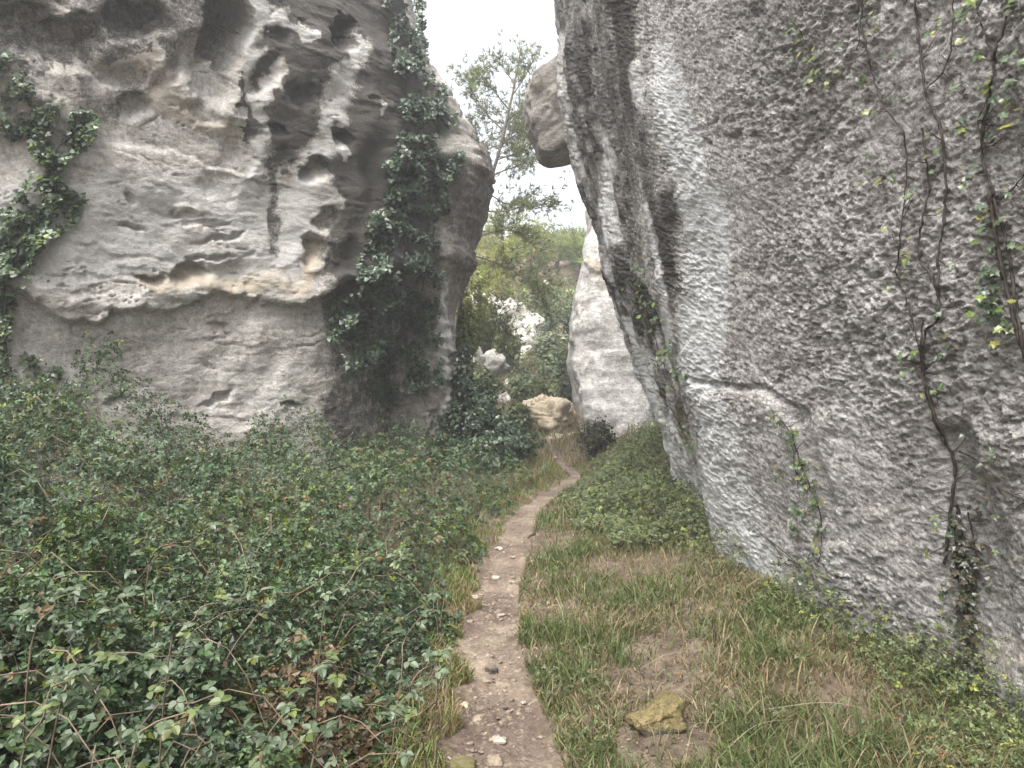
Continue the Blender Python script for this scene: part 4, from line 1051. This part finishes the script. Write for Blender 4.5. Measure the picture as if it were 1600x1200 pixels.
# ------------------------------------------------------------------ ivy on the rocks
def ivy_mass(name, label, polys, n, rs, size, out=0.22, tint=(0.056, 0.086, 0.048), yellow=0.02, default=11.0, clump=1.0, bias=0.0):
    root = obj(name, None, label=label, cat="ivy", group="ivy on the boulders")
    us, vs = [], []
    for poly, share in polys:
        q = np.array(poly, float); lo, hi = q.min(0), q.max(0); m = int(n * share)
        u = rs.uniform(lo[0] - 8, hi[0] + 8, m * 8); v = rs.uniform(lo[1] - 8, hi[1] + 8, m * 8)
        cl = fbm(P3(u / 38.0, v / 38.0), 1.0, 3, 500)
        k = inside(poly, u + 9 * fbm(P3(u / 30, v / 30), 1, 3, 502), v) & (rs.random(m * 8) < 0.45 + clump * cl)
        us.append(u[k][:m]); vs.append(v[k][:m])
    u, v = np.concatenate(us), np.concatenate(vs)
    dp = depth_at(u, v, default)
    th_ = out * np.clip(0.5 + 0.9 * fbm(P3(u / 45.0, v / 45.0), 1.0, 2, 506), 0.1, 1.3)
    y = dp - 0.02 - th_ * rs.random(len(u)) ** 0.8
    pos = np.stack([(u - 800) / F * y, y, CZ + (600 - v) / F * y], -1)
    nr = np.stack([0.3 * rs.normal(size=len(u)) + bias, -1 + 0.2 * rs.normal(size=len(u)), 0.75 + 0.3 * rs.normal(size=len(u))], -1)
    ti = greens(len(u), rs, tint, 0.5, yellow, (0.14, 0.18, 0.03))
    V, Fc, T = multi_scatter([IVY_FAR], pos, nr, size * (0.6 + 0.8 * rs.random(len(u))), ti, rs, 0.35)
    obj("foliage", mesh_np("foliage", V, Fc, smooth=False, attrs={"tint": T}, mat=M_IVY), parent=root, kind="stuff")
    return root
def ivy_stem(root, pts, r0, r1, dflt=11.0, out=0.06, mat=None):
    q = smooth_path(np.array(pts, float), 26); dp = depth_at(q[:, 0], q[:, 1], dflt)
    dp = np.minimum(dp, np.median(dp) + 0.5)
    for _ in range(3): dp[1:-1] = (dp[:-2] + dp[1:-1] + dp[2:]) / 3
    y = dp - out; p = np.stack([(q[:, 0] - 800) / F * y, y, CZ + (600 - q[:, 1]) / F * y], -1)
    V, Q = tube(p, np.linspace(r0, r1, 26), 6)
    obj("stem", mesh_np("stem", V, Q, mat=mat or M_VINE), parent=root)
rs = np.random.default_rng(505)
r1 = ivy_mass("hanging_ivy", "long curtain of glossy ivy hanging down the gully between boulder and pillar",
         [([(592, -60), (655, -60), (662, 40), (678, 120), (712, 170), (722, 240), (700, 300), (690, 330), (640, 350), (628, 250), (628, 120), (612, 40)], 0.44),
          ([(600, 240), (700, 250), (695, 330), (660, 380), (600, 360)], 0.10), ([(612, 330), (690, 380), (684, 520), (640, 590), (590, 600), (585, 440)], 0.26),
          ([(505, 480), (600, 430), (640, 600), (590, 620), (540, 580), (520, 540)], 0.11), ([(575, 330), (612, 330), (600, 440), (560, 440)], 0.05), ([(560, 590), (660, 570), (690, 520), (690, 600), (600, 640)], 0.04)],
         17000, rs, 0.062, 0.34, clump=1.5)
for pts in ([(640, 60), (634, 160), (630, 240), (628, 330)], [(655, 240), (640, 320), (625, 420), (612, 500), (600, 600)], [(632, 310), (610, 350), (598, 420)], [(690, 300), (670, 400), (650, 500)], [(560, 470), (580, 540), (600, 600)]):
    ivy_stem(r1, pts, 0.014, 0.008)
r2 = ivy_mass("wall_ivy", "dark ivy creeping over the pale flank of the pitted boulder away from the gully",
         [([(60, 160), (100, 170), (150, 175), (148, 215), (120, 235), (90, 270), (60, 300), (50, 240), (40, 200)], 0.22), ([(50, 260), (90, 265), (110, 300), (145, 305), (110, 350), (60, 390), (30, 440), (-40, 460), (-40, 330), (20, 330)], 0.42),
          ([(-40, 60), (20, 80), (60, 150), (50, 200), (20, 220), (-40, 200)], 0.08), ([(-40, 380), (40, 400), (20, 470), (10, 560), (-40, 600)], 0.2), ([(-40, 540), (60, 560), (140, 600), (100, 660), (-40, 660)], 0.08)],
         8000, rs, 0.050, 0.20, tint=(0.056, 0.088, 0.042), yellow=0.05, default=7.5)
for pts in ([(20, 120), (60, 190), (75, 260), (60, 340), (20, 420)], [(75, 260), (100, 220), (140, 190)], [(60, 340), (100, 320), (140, 312)], [(10, 420), (8, 520), (20, 620)]):
    ivy_stem(r2, pts, 0.012, 0.006, 7.5)

def leafy_mound(name, label, cat, group, center, radii, n, rs, tmpl, mat, size, tint, yellow=0.03, stems=5, tilt=0.6, hollow=0.55, var=0.45):
    c = np.array(center, float); rad = np.array(radii, float)
    root = obj(name, None, label=label, cat=cat, group=group, loc=tuple(c - [0, 0, rad[2] * 0.9]))
    dr = rs.normal(size=(n * 2, 3)); dr /= np.linalg.norm(dr, axis=1, keepdims=True)
    lump = 1 + 0.62 * fbm(dr + c, 1.5, 3, 601) 
    q = dr * (hollow + (1 - hollow) * rs.random((n * 2, 1)) ** 0.5) * lump[:, None]
    gaps = fbm(q + c, 2.4, 2, 605) > -0.22
    q, dr = q[gaps][:n], dr[gaps][:n]
    pos = q * rad + [0, 0, rad[2] * 0.9]
    ti = greens(len(pos), rs, tint, var, yellow)
    ti *= (1 + 0.3 * np.clip(fbm(q + c, 1.8, 2, 607), -0.9, 0.9))[:, None]
    V, Fc, T = multi_scatter(tmpl, pos, dr + [0, 0, 0.5], size * (0.6 + 0.8 * rs.random(len(pos))), ti, rs, tilt)
    obj("crown", mesh_np("crown", V, Fc, smooth=False, attrs={"tint": T}, mat=mat), parent=root, kind="stuff")
    for k in range(stems):
        a = rs.uniform(0, 2 * np.pi); tip = np.array([np.cos(a) * rad[0] * 0.6, np.sin(a) * rad[1] * 0.6, rad[2] * rs.uniform(1.0, 1.6)])
        b = np.array([0.12 * np.cos(a), 0.12 * np.sin(a), -0.1 - rad[2] * 0.3]); g = smooth_path(np.array([b, b * 0.5 + tip * 0.5 + 0.1 * rs.normal(size=3) * rad[2], tip]), 9)
        V, Q = tube(g, np.linspace(0.03, 0.008, 9) * min(1, rad[2]), 5)
        obj("stem", mesh_np("stem", V, Q, mat=M_BARK), parent=root)
    return root
rs = np.random.default_rng(606)
def at_ground(u, y):
    x = (u - 800) / F * y; return np.array([x, y, float(ground_h(np.array(x), np.array(y)))])
for (u, v, y, rad, n, lb, tint) in [
    (735, 655, 12.4, (0.50, 0.6, 0.75), 4500, "dark ivy covered mound against the foot of the layered pillar", (0.034, 0.058, 0.030)),
    (722, 585, 12.3, (0.14, 0.3, 0.55), 800, "narrow dark ivy column climbing the edge of the layered pillar", (0.034, 0.056, 0.028)),
    (790, 690, 12.8, (0.55, 0.7, 0.45), 4000, "green bush sloping from the ivy mound down to the path", (0.052, 0.082, 0.042)),
    (745, 712, 11.8, (0.75, 0.6, 0.38), 4200, "grey green bush before the foot of the layered pillar", (0.058, 0.086, 0.050))]:
    leafy_mound("bush", lb, "bush", "bushes at the foot of the pillar", ray(u, v, y), rad, n, rs, [IVY_FAR], M_IVY, 0.062, tint, 0.02)
leafy_mound("scrub", "dark tangled scrub against the foot of the tall pale slab", "bush", None, ray(936, 690, 13.9), (0.36, 0.28, 0.42), 2800, rs, [SPRIG], M_SHRUB, 0.07, (0.045, 0.045, 0.028), 0.02, hollow=0.15, tilt=0.8)
leafy_mound("yellow_shrub", "yellow green leafy shrub hanging off the pillar edge above the ivy mound", "bush", None, ray(728, 530, 13.2), (0.18, 0.25, 0.62), 900, rs, [IVY], M_LEAF, 0.08, (0.12, 0.15, 0.03), 0.2)

# ------------------------------------------------------------------ vines on the right cliff
ok = (UR > 850) & (UR < 1700) & (VR > -100) & (VR < 1250) & (PR[..., 1] > 1.2)
VU, VV_, VP = UR[ok], VR[ok], PR[ok]
cellw = 6
keyx = ((VU - 850) / cellw).astype(int); keyy = ((VV_ + 100) / cellw).astype(int)
tabl = np.full((142, 226), -1, dtype=np.int64); 
order = np.argsort(-VP[:, 1]); tabl[keyx[order], keyy[order]] = order
def cliff_pt(u, v):
    a = np.clip(((np.asarray(u, float) - 850) / cellw).astype(int), 0, 141); b = np.clip(((np.asarray(v, float) + 100) / cellw).astype(int), 0, 225)
    i = tabl[a, b]
    y = np.where(i >= 0, VP[np.maximum(i, 0), 1], np.nan)
    good = ~np.isnan(y)
    y = np.interp(np.arange(len(y)), np.arange(len(y))[good], y[good])
    for _ in range(2):
        if len(y) > 4: y[1:-1] = (y[:-2] + 2 * y[1:-1] + y[2:]) / 4
    return np.stack([(u - 800) / F * y, y, CZ + (600 - v) / F * y], -1)
def ivy_meshes(tints):
    out = []
    for tcol in tints:
        out.append(mesh_np("ivy_leaf", IVY[0], IVY[1], smooth=False, attrs={"tint": np.repeat(np.asarray(tcol)[None], len(IVY[0]), 0)}, mat=M_IVY))
    return out
IL = ivy_meshes([(0.04, 0.066, 0.03), (0.06, 0.10, 0.035), (0.09, 0.13, 0.03), (0.14, 0.15, 0.03), (0.035, 0.055, 0.025), (0.07, 0.07, 0.03)])
def vine(label, lines, leaves, seed, dark_leaf=0.5, size=0.04):
    """lines: (polyline, r0, r1); leaves: (u, v, spread, count)"""
    r = np.random.default_rng(seed)
    q0 = np.array(lines[0][0][-1:], float); base = cliff_pt(q0[:, 0], q0[:, 1])[0]
    root = obj("climbing_vine", None, label=label, cat="vine", group="climbing vines on the cliff", loc=tuple(base))
    for pts, ra, rb in lines:
        m = 8 * len(pts); q = smooth_path(np.array(pts, float), m)
        q[:, 0] += 2.5 * fbm(P3(q[:, 1] / 18, seed + 0 * q[:, 1], 0), 1, 2, seed)
        p = cliff_pt(q[:, 0], q[:, 1]); rad = 0.72 * np.linspace(ra, rb, m) * (1 + 0.18 * r.normal(size=m))
        p[:, 0] -= 0.010 + rad * 0.6; p[:, 1] -= 0.004
        V, Q = tube(p - base, rad, 6)
        obj("stem", mesh_np("stem", V, Q, mat=M_VINE), parent=root)
        ln_ = np.sum(np.hypot(*np.diff(np.array(pts, float), axis=0).T))
        for _ in range(int(ln_ / 45)):
            i = r.integers(0, m - 1); a_ = r.uniform(-1.0, 1.0) + (0 if r.random() < 0.5 else math.pi); L_ = r.uniform(14, 42); t_ = np.linspace(0, 1, 8)
            tu = q[i, 0] + L_ * t_ * math.cos(a_) + 2 * r.normal(size=8) * t_; tv = q[i, 1] + L_ * t_ * math.sin(a_) - 10 * t_ ** 2 + 2 * r.normal(size=8) * t_
            tp_ = cliff_pt(tu, tv); tp_[:, 0] -= 0.008; tp_[0] = p[i]
            V2_, Q2_ = tube(tp_ - base, np.linspace(0.0028, 0.0012, 8), 4)
            obj("side_twig", mesh_np("side_twig", V2_, Q2_, mat=M_VINE), parent=root)
            if r.random() < 0.55: leaves = leaves + [(tu[-1], tv[-1], 5, 1 + int(r.random() < 0.4))]
    for (u, v, spr, cnt) in leaves:
        for _ in range(cnt):
            uu, vv = u + spr * r.normal() * 0.6, v + spr * r.normal()
            p = cliff_pt(np.array([uu]), np.array([vv]))[0] + [-0.03 - 0.02 * r.random(), -0.01, 0]
            nn = np.array([[-1 + 0.3 * r.normal(), -0.5 + 0.3 * r.normal(), 0.7 + 0.3 * r.normal()]])
            fr = rot_frames(nn, np.array([r.uniform(0, 6.28)]))[0]
            k = r.choice([0, 4, 5]) if r.random() < dark_leaf else r.choice([1, 2, 3])
            place_leaf(IL[k], root, p - base, fr, size * r.uniform(0.65, 1.25))
    return root
vine("thin twin stemmed vine with few leaves, nearest the yellow leaf tuft on the cliff",
     [([(1352, -60), (1350, 30), (1358, 80), (1368, 120), (1384, 165), (1410, 198), (1418, 225), (1420, 275), (1414, 330), (1408, 390), (1403, 425)], 0.0065, 0.0045), ([(1356, -40), (1347, 40), (1342, 80)], 0.004, 0.003), ([(1403, 425), (1420, 470), (1436, 530), (1446, 590)], 0.0045, 0.004)],
     [(1375, 42, 12, 4), (1358, 125, 8, 4), (1370, 182, 8, 4), (1365, 268, 12, 4), (1405, 278, 5, 2), (1402, 92, 6, 2), (1322, 75, 8, 2)], 71)
vine("longest bare dark vine of the cliff, knotted halfway and thickening towards the ground",
     [([(1433, -60), (1436, 30), (1442, 80), (1448, 135), (1458, 165), (1472, 195), (1478, 230), (1482, 290), (1478, 350), (1470, 400), (1470, 440), (1470, 470), (1468, 500), (1450, 520), (1446, 570), (1458, 630), (1482, 690), (1496, 730), (1490, 790), (1484, 850), (1478, 880)], 0.007, 0.010),
      ([(1495, -30), (1492, 40), (1488, 85), (1475, 115), (1450, 140)], 0.005, 0.004), ([(1445, 200), (1452, 260), (1455, 300), (1443, 350), (1440, 400), (1462, 440), (1470, 470)], 0.006, 0.007), ([(1446, 500), (1442, 560), (1452, 620), (1476, 690)], 0.006, 0.006), ([(1486, 470), (1500, 480), (1525, 490), (1535, 500)], 0.004, 0.0025), ([(1500, 705), (1530, 720), (1552, 752), (1600, 780), (1640, 790)], 0.006, 0.004)],
     [(1475, 45, 8, 5), (1460, 60, 8, 3), (1512, 205, 10, 7), (1430, 148, 5, 2), (1440, 560, 10, 5), (1455, 625, 8, 3), (1495, 552, 10, 4), (1470, 810, 12, 4), (1505, 820, 16, 4), (1500, 860, 10, 3), (1432, 395, 10, 4), (1475, 240, 4, 1)], 72, size=0.034)
vine("leafy dark vine of the cliff with a bushy lower half, farthest from the fluted end",
     [([(1578, -60), (1574, 40), (1560, 75), (1556, 110), (1550, 150), (1540, 205), (1540, 250), (1552, 290), (1562, 330), (1575, 370), (1585, 420), (1592, 480), (1605, 560)], 0.007, 0.009), ([(1620, 250), (1590, 290), (1565, 310)], 0.005, 0.004), ([(1530, 20), (1545, 60), (1556, 100)], 0.004, 0.004), ([(1540, 230), (1532, 190), (1548, 150)], 0.004, 0.003), ([(1550, 300), (1562, 380), (1582, 470), (1598, 540)], 0.012, 0.008)],
     [(1520, 18, 10, 5), (1555, 135, 8, 4), (1585, 155, 10, 5), (1520, 290, 8, 3), (1545, 340, 14, 8), (1560, 420, 18, 12), (1575, 500, 18, 12), (1540, 490, 12, 5), (1590, 20, 12, 5), (1595, 190, 10, 4), (1555, 470, 14, 8), (1595, 100, 10, 3)], 73, dark_leaf=0.7, size=0.040)
vine("narrow green ivy strip growing out of the groove below the crack in the cliff",
     [([(1222, 655), (1240, 680), (1252, 720), (1268, 760), (1284, 800), (1286, 850), (1280, 880)], 0.006, 0.004), ([(1240, 690), (1246, 740), (1252, 780)], 0.004, 0.003), ([(1190, 832), (1230, 870), (1262, 890)], 0.004, 0.003)],
     [(1225, 660, 9, 10), (1245, 690, 10, 14), (1256, 725, 10, 14), (1268, 755, 10, 16), (1278, 790, 10, 14), (1284, 830, 8, 9), (1250, 790, 8, 7), (1225, 738, 6, 4), (1245, 825, 8, 4), (1280, 860, 6, 4), (1265, 900, 8, 6), (1308, 930, 6, 4)], 74, dark_leaf=0.72, size=0.040)
vine("tuft of yellow and dark ivy leaves stuck high on the cliff beside the white streak",
     [([(1240, 30), (1256, 55), (1272, 95), (1285, 125), (1300, 128)], 0.004, 0.003)], [(1274, 92, 8, 6), (1282, 122, 10, 10), (1298, 124, 8, 8), (1250, 45, 10, 7), (1262, 72, 6, 3)], 75, dark_leaf=0.45, size=0.035)
vine("small green plants rooted in the mossy flutes at the far end of the cliff",
     [([(985, 440), (1010, 480), (1035, 560), (1060, 620)], 0.006, 0.004)], [(1003, 440, 14, 14), (1012, 480, 12, 10), (1040, 560, 14, 14), (1058, 590, 10, 8), (1025, 500, 14, 10), (1000, 410, 10, 6), (1090, 690, 12, 8), (1046, 545, 10, 8), (1030, 650, 8, 6)], 76, dark_leaf=0.75, size=0.06)
IL[:] = ivy_meshes([(0.035, 0.04, 0.02), (0.05, 0.07, 0.03), (0.07, 0.11, 0.03), (0.10, 0.12, 0.03), (0.028, 0.03, 0.017), (0.05, 0.04, 0.022)])
vine("dark mat of withered ivy hanging at the foot of the longest vine",
     [([(1500, 790), (1508, 850), (1515, 910), (1520, 980), (1530, 1050)], 0.010, 0.012), ([(1515, 800), (1530, 880), (1522, 960)], 0.005, 0.005), ([(1495, 820), (1500, 900), (1512, 970)], 0.005, 0.005)],
     [(1508, 830, 14, 22), (1515, 880, 20, 40), (1518, 930, 20, 42), (1520, 980, 20, 40), (1535, 1040, 22, 30), (1550, 870, 16, 14), (1500, 1030, 18, 18), (1545, 780, 20, 12)], 77, dark_leaf=0.93, size=0.036)
for seed, pts, lb in ((81, [(1195, 838), (1245, 880), (1285, 925), (1320, 985), (1350, 1035), (1395, 1085), (1430, 1140)], "thin bare brown stem slanting down the cliff foot below the narrow ivy strip"), (82, [(1425, 992), (1450, 1020), (1472, 1058), (1490, 1100), (1505, 1150), (1510, 1190)], "thin bare stem rising out of the grass against the cliff beside the withered ivy"), (83, [(1432, 995), (1470, 1012), (1500, 1030)], "short broken twig leaning on the cliff beside the withered ivy")):
    q = smooth_path(np.array(pts, float), 40); p = cliff_pt(q[:, 0], np.minimum(q[:, 1], 1090))
    yy = np.minimum(p[:, 1], p[0, 1] + 0.0) - 0.03 - 0.10 * np.linspace(0, 1, 40)
    yy = np.minimum.accumulate(yy)
    p = np.stack([(q[:, 0] - 800) / F * yy, yy, CZ + (600 - q[:, 1]) / F * yy], -1)
    V, Q = tube(p, np.linspace(0.004, 0.005, 40), 5)
    obj("bare_stem", mesh_np("bare_stem", V, Q, mat=M_VINE), label=lb, cat="stem", group="bare stems at the cliff foot")

# ------------------------------------------------------------------ trees
def pine(label, trunk, limbs, rs, tuft=0.13, tint=(0.07, 0.095, 0.05), twig_n=7, twig_len=0.55, r0=0.11, group=None, per=4):
    root = obj("pine_tree", None, label=label, cat="pine", group=group, loc=tuple(trunk[0]))
    o = np.array(trunk[0], float)
    g = smooth_path(np.array(trunk, float), 28); V, Q = tube(g - o, np.linspace(r0, r0 * 0.18, 28), 8)
    obj("trunk", mesh_np("trunk", V, Q, mat=M_BARK), parent=root)
    tp, td, tw = [], [], []
    for lb_ in limbs:
        a = smooth_path(np.array(lb_, float), 16); ln = np.sum(np.linalg.norm(np.diff(a, axis=0), axis=1))
        V, Q = tube(a - o, np.linspace(0.028, 0.007, 16) * r0 / 0.11, 5)
        obj("branch", mesh_np("branch", V, Q, mat=M_BARK), parent=root)
        nt_ = max(3, int(twig_n * ln))
        for k in range(nt_):
            f = (0.22 + 0.78 * (k + rs.random()) / nt_) * 14.9; i = int(f)
            p = a[i] + (a[i + 1] - a[i]) * (f - i); ax = a[i + 1] - a[i]; ax /= np.linalg.norm(ax)
            dr = ax * 0.6 + rs.normal(size=3) * [0.6, 0.6, 0.45]; dr[2] += 0.1; dr /= np.linalg.norm(dr)
            L_ = twig_len * rs.uniform(0.5, 1.1)
            t = np.linspace(0, 1, 5)[:, None]; tg = p + dr * L_ * t + np.array([0, 0, 0.12 * L_]) * t ** 2
            tw.append(tube(tg - o, np.linspace(0.008, 0.003, 5), 4))
            for m in range(per):
                q = tg[1 + m % 4] + rs.normal(size=3) * 0.05 * (1 + L_); tp.append(q); td.append(dr + 0.5 * rs.normal(size=3) + [0, 0, 0.25])
    V, Q = join(tw); obj("twigs", mesh_np("twigs", V, Q, mat=M_BARK), parent=root, kind="stuff")
    tp, td = np.array(tp), np.array(td); td /= np.linalg.norm(td, axis=1, keepdims=True)
    # template points along +X: first axis = td
    z = np.cross(td, rs.normal(size=td.shape)); z /= np.linalg.norm(z, axis=1, keepdims=True); yv = np.cross(z, td)
    fr = np.stack([td, yv, z], -1)
    ti = greens(len(tp), rs, tint, 0.4, 0.05, (0.15, 0.15, 0.05))
    outs = []; w = rs.integers(0, 3, len(tp))
    for k in range(3):
        m = w == k; outs.append(scatter(NEED[k][0], NEED[k][1], tp[m] - o, fr[m], tuft * (0.7 + 0.6 * rs.random(m.sum())), ti[m]))
    Vs, Fs, Ts, off_ = [], [], [], 0
    for V, Fc, T in outs: Vs.append(V); Fs.append(Fc + off_); Ts.append(T); off_ += len(V)
    obj("crown", mesh_np("crown", np.concatenate(Vs), np.concatenate(Fs), smooth=False, attrs={"tint": np.concatenate(Ts)}, mat=M_NEEDLE), parent=root, kind="stuff")
    return root
rs = np.random.default_rng(707)
YT = 15.5
def rp(u, v, dy=0.0): return ray(u, v, YT + dy)
trunk = [np.array([-1.35, YT, 0.3]), rp(716, 520), rp(722, 455), rp(737, 378), rp(764, 290), rp(783, 225), rp(798, 160), rp(808, 110), rp(814, 75)]
limbs = [[rp(733, 398), rp(768, 408, -.5), rp(805, 425, -.9), rp(835, 447, -1.2), rp(852, 468, -1.3)], [rp(740, 372), rp(775, 362, .4), rp(805, 362, .7), rp(840, 390, .9)],
         [rp(728, 430), rp(748, 455, -.3), rp(772, 492, -.6), rp(795, 520, -.8)], [rp(752, 330), rp(790, 330, -.3), rp(830, 318, -.5), rp(862, 325, -.6)], [rp(760, 300), rp(790, 318, .3), rp(815, 322, .5)],
         [rp(768, 275), rp(800, 262, .4), rp(835, 252, .7)], [rp(776, 250), rp(810, 238, -.4), rp(845, 225, -.7), rp(868, 222, -.9)], [rp(782, 228), rp(815, 205, .4), rp(850, 195, .8)], [rp(787, 205), rp(762, 180, .3), rp(742, 150, .5), rp(730, 120, .6)],
         [rp(790, 190), rp(822, 165, -.4), rp(845, 150, -.6)], [rp(794, 170), rp(770, 140, -.3), rp(755, 120, -.5)], [rp(800, 150), rp(820, 120, .3), rp(830, 100, .4)], [rp(803, 130), rp(788, 108, .2), rp(780, 95, .3)], [rp(772, 262), rp(750, 235, .8), rp(738, 200, 1.2)], [rp(720, 470), rp(735, 500, -.3), rp(742, 540, -.5)], [rp(778, 240), rp(800, 200, 0.9), rp(812, 170, 1.4)], [rp(776, 246), rp(806, 240, 0.9), rp(826, 210, 1.4)]]
pine("slender dark pine leaning out behind the layered pillar, branches against the sky", trunk, limbs, rs, tuft=0.15, tint=(0.10, 0.115, 0.07), twig_n=14, twig_len=0.6, r0=0.07, per=8)
def far_pine(label, u, y, v_top, spread, rs, tint):
    tint = tuple(1.5 * c for c in tint)  # raised to paint the gap's washed-out brightness into the needles
    b = at_ground(u, y); top = CZ + (600 - v_top) / F * y
    H = top - b[2]
    tr = [b - [0, 0, .3], b + [0.1, 0, H * 0.4], b + [0.25 * rs.normal(), 0, H * 0.75], b + [0.3 * rs.normal(), 0, H]]
    g = smooth_path(np.array(tr), 20); lm = []
    for k in range(15):
        f = 0.28 + 0.70 * (k + rs.random()) / 15; p = g[int(f * 19)]; a = rs.uniform(0, 2 * np.pi); ln = spread * (1.15 - 0.75 * f) * rs.uniform(0.6, 1.1)
        e = np.array([np.cos(a), np.sin(a), 0.0])
        lm.append([p, p + e * ln * 0.5 + [0, 0, 0.10 * ln], p + e * ln + [0, 0, rs.uniform(0.1, 0.35) * ln]])
    pine(label, tr, lm, rs, tuft=0.30, tint=tint, twig_n=6, twig_len=0.8, r0=0.14, group="pines on the far slope", per=5)
for (u, y, vt, sp, lb, tint) in [(770, 27, 352, 2.4, "broad yellow green pine on the far slope behind the leaning dark pine", (0.15, 0.155, 0.065)), (822, 30, 362, 2.2, "yellow green pine on the crest beside the notch of sky", (0.15, 0.155, 0.065)), (905, 31, 366, 2.3, "bushy green pine on the far slope beside the tall pale slab", (0.125, 0.145, 0.07)),
                                 (868, 34, 392, 2.0, "small pine on the crest in the notch of sky", (0.13, 0.15, 0.075)), (745, 24, 400, 1.9, "low pine on the slope half hidden by the pillar", (0.145, 0.145, 0.06)), (940, 28, 380, 2.2, "pine on the far slope half hidden by the cliff", (0.12, 0.14, 0.065)), (700, 30, 330, 2.4, "tall pine far behind the pillar", (0.12, 0.135, 0.06))]:
    far_pine(lb, u, y, vt, sp, rs, tint)
shr = [(850, 595, 19.5, (0.95, 0.8, 0.75), "large grey green shrub above the rubble bank", (0.095, 0.115, 0.075)), (880, 615, 18.6, (0.5, 0.6, 0.45), "small shrub overhanging the top tan boulder", (0.085, 0.10, 0.06)), (820, 615, 18.8, (0.55, 0.5, 0.45), "rounded shrub above the narrow tan rock", (0.10, 0.115, 0.07)),
       (835, 515, 23.0, (0.9, 0.8, 0.9), "grey shrub halfway up the slope under the pines", (0.09, 0.10, 0.075)), (882, 520, 22.0, (0.9, 0.8, 1.2), "dark green shrub tucked against the pale slab", (0.05, 0.07, 0.045)), (862, 545, 21.0, (0.6, 0.6, 0.5), "silvery shrub in the middle of the slope", (0.12, 0.135, 0.10)), (865, 470, 26.0, (1.3, 1, 0.9), "olive shrub below the notch of sky", (0.10, 0.115, 0.06)),
       (905, 478, 25.5, (1.0, 1, 0.9), "olive shrub on the slope beside the slab's top", (0.10, 0.12, 0.06)), (800, 480, 24.5, (0.7, 0.8, 0.7), "yellowish shrub beside the large pale outcrop", (0.14, 0.14, 0.07)), (790, 545, 20.5, (0.4, 0.4, 0.45), "pale green shrub growing in front of the large pale outcrop", (0.11, 0.125, 0.06)), (755, 610, 18.5, (0.45, 0.4, 0.5), "low shrub among the pale rocks of the slope", (0.10, 0.115, 0.055)), (755, 500, 21.5, (0.6, 0.6, 0.7), "dark brown green shrub before the large pale outcrop", (0.085, 0.085, 0.045)), (892, 600, 17.8, (0.35, 0.4, 0.7), "dark bush standing by the edge of the pale slab above the rubble", (0.05, 0.065, 0.045)), (735, 470, 19.0, (0.5, 0.6, 0.9), "bright yellow green shrub hanging beside the pillar", (0.15, 0.16, 0.055)), (812, 655, 16.6, (0.25, 0.3, 0.35), "small pale shrub at the side of the rubble bank", (0.10, 0.115, 0.06))]
for (u, v, y, rad, lb, tint) in shr:
    leafy_mound("shrub", lb, "shrub", "shrubs on the far slope", ray(u, v, y), rad, 1500, rs, [SPRIG], M_SHRUB, 0.13, tuple(1.45 * c for c in tint), 0.04, stems=4)  # leaf colour lifted to imitate the bright glare in the gap
# dry grass on the far bank
rs = np.random.default_rng(808)
n = 9000
y = rs.uniform(13.0, 24.0, n); x = rs.uniform(-2.2, 3.0, n)
k = (np.abs(x - path_x(y)) > path_w(y)) | (y > 16); x, y = x[k], y[k]
ti = greens(len(x), rs, (0.11, 0.12, 0.05), 0.4, 0.0); dry = rs.random(len(x)) < 0.5; ti[dry] = np.array([0.26, 0.21, 0.13]) * (0.6 + 0.7 * rs.random((dry.sum(), 1)))
V, Fc, T = blades(x, y, 0.08 + 0.22 * rs.random(len(x)) ** 1.4, ti, rs, 0.6, 0.004)
obj("bank_grass", mesh_np("bank_grass", V, Fc, smooth=False, attrs={"tint": T}, mat=M_GRASS), label="dry grass on the rising ground beyond the gap between the rocks", cat="grass", kind="stuff")

# ------------------------------------------------------------------ scattering volume added to imitate lens glare over the gap
hx, hy0, hy1, hz0, hz1 = 60.0, -15.0, 70.0, -4.0, 16.0
V = np.array([[x_, y_, z_] for x_ in (-hx, hx) for y_ in (hy0, hy1) for z_ in (hz0, hz1)])
Fc = np.array([[0, 1, 3, 2], [4, 6, 7, 5], [0, 4, 5, 1], [2, 3, 7, 6], [0, 2, 6, 4], [1, 5, 7, 3]])
mh = bpy.data.materials.new("glare_veil"); mh.use_nodes = True
mh.node_tree.nodes.clear()
pv = mh.node_tree.nodes.new("ShaderNodeVolumePrincipled"); ho = mh.node_tree.nodes.new("ShaderNodeOutputMaterial")
pv.inputs['Color'].default_value = (0.95, 0.96, 0.97, 1); pv.inputs['Density'].default_value = 0.0052
pv.inputs['Anisotropy'].default_value = 0.3
mh.node_tree.links.new(pv.outputs[0], ho.inputs['Volume'])
obj("glare_veil", mesh_np("glare_veil", V, Fc, smooth=False, mat=mh), kind="stuff", label="thin pale volume added to imitate lens glare washing out the gap", cat="glare_veil")
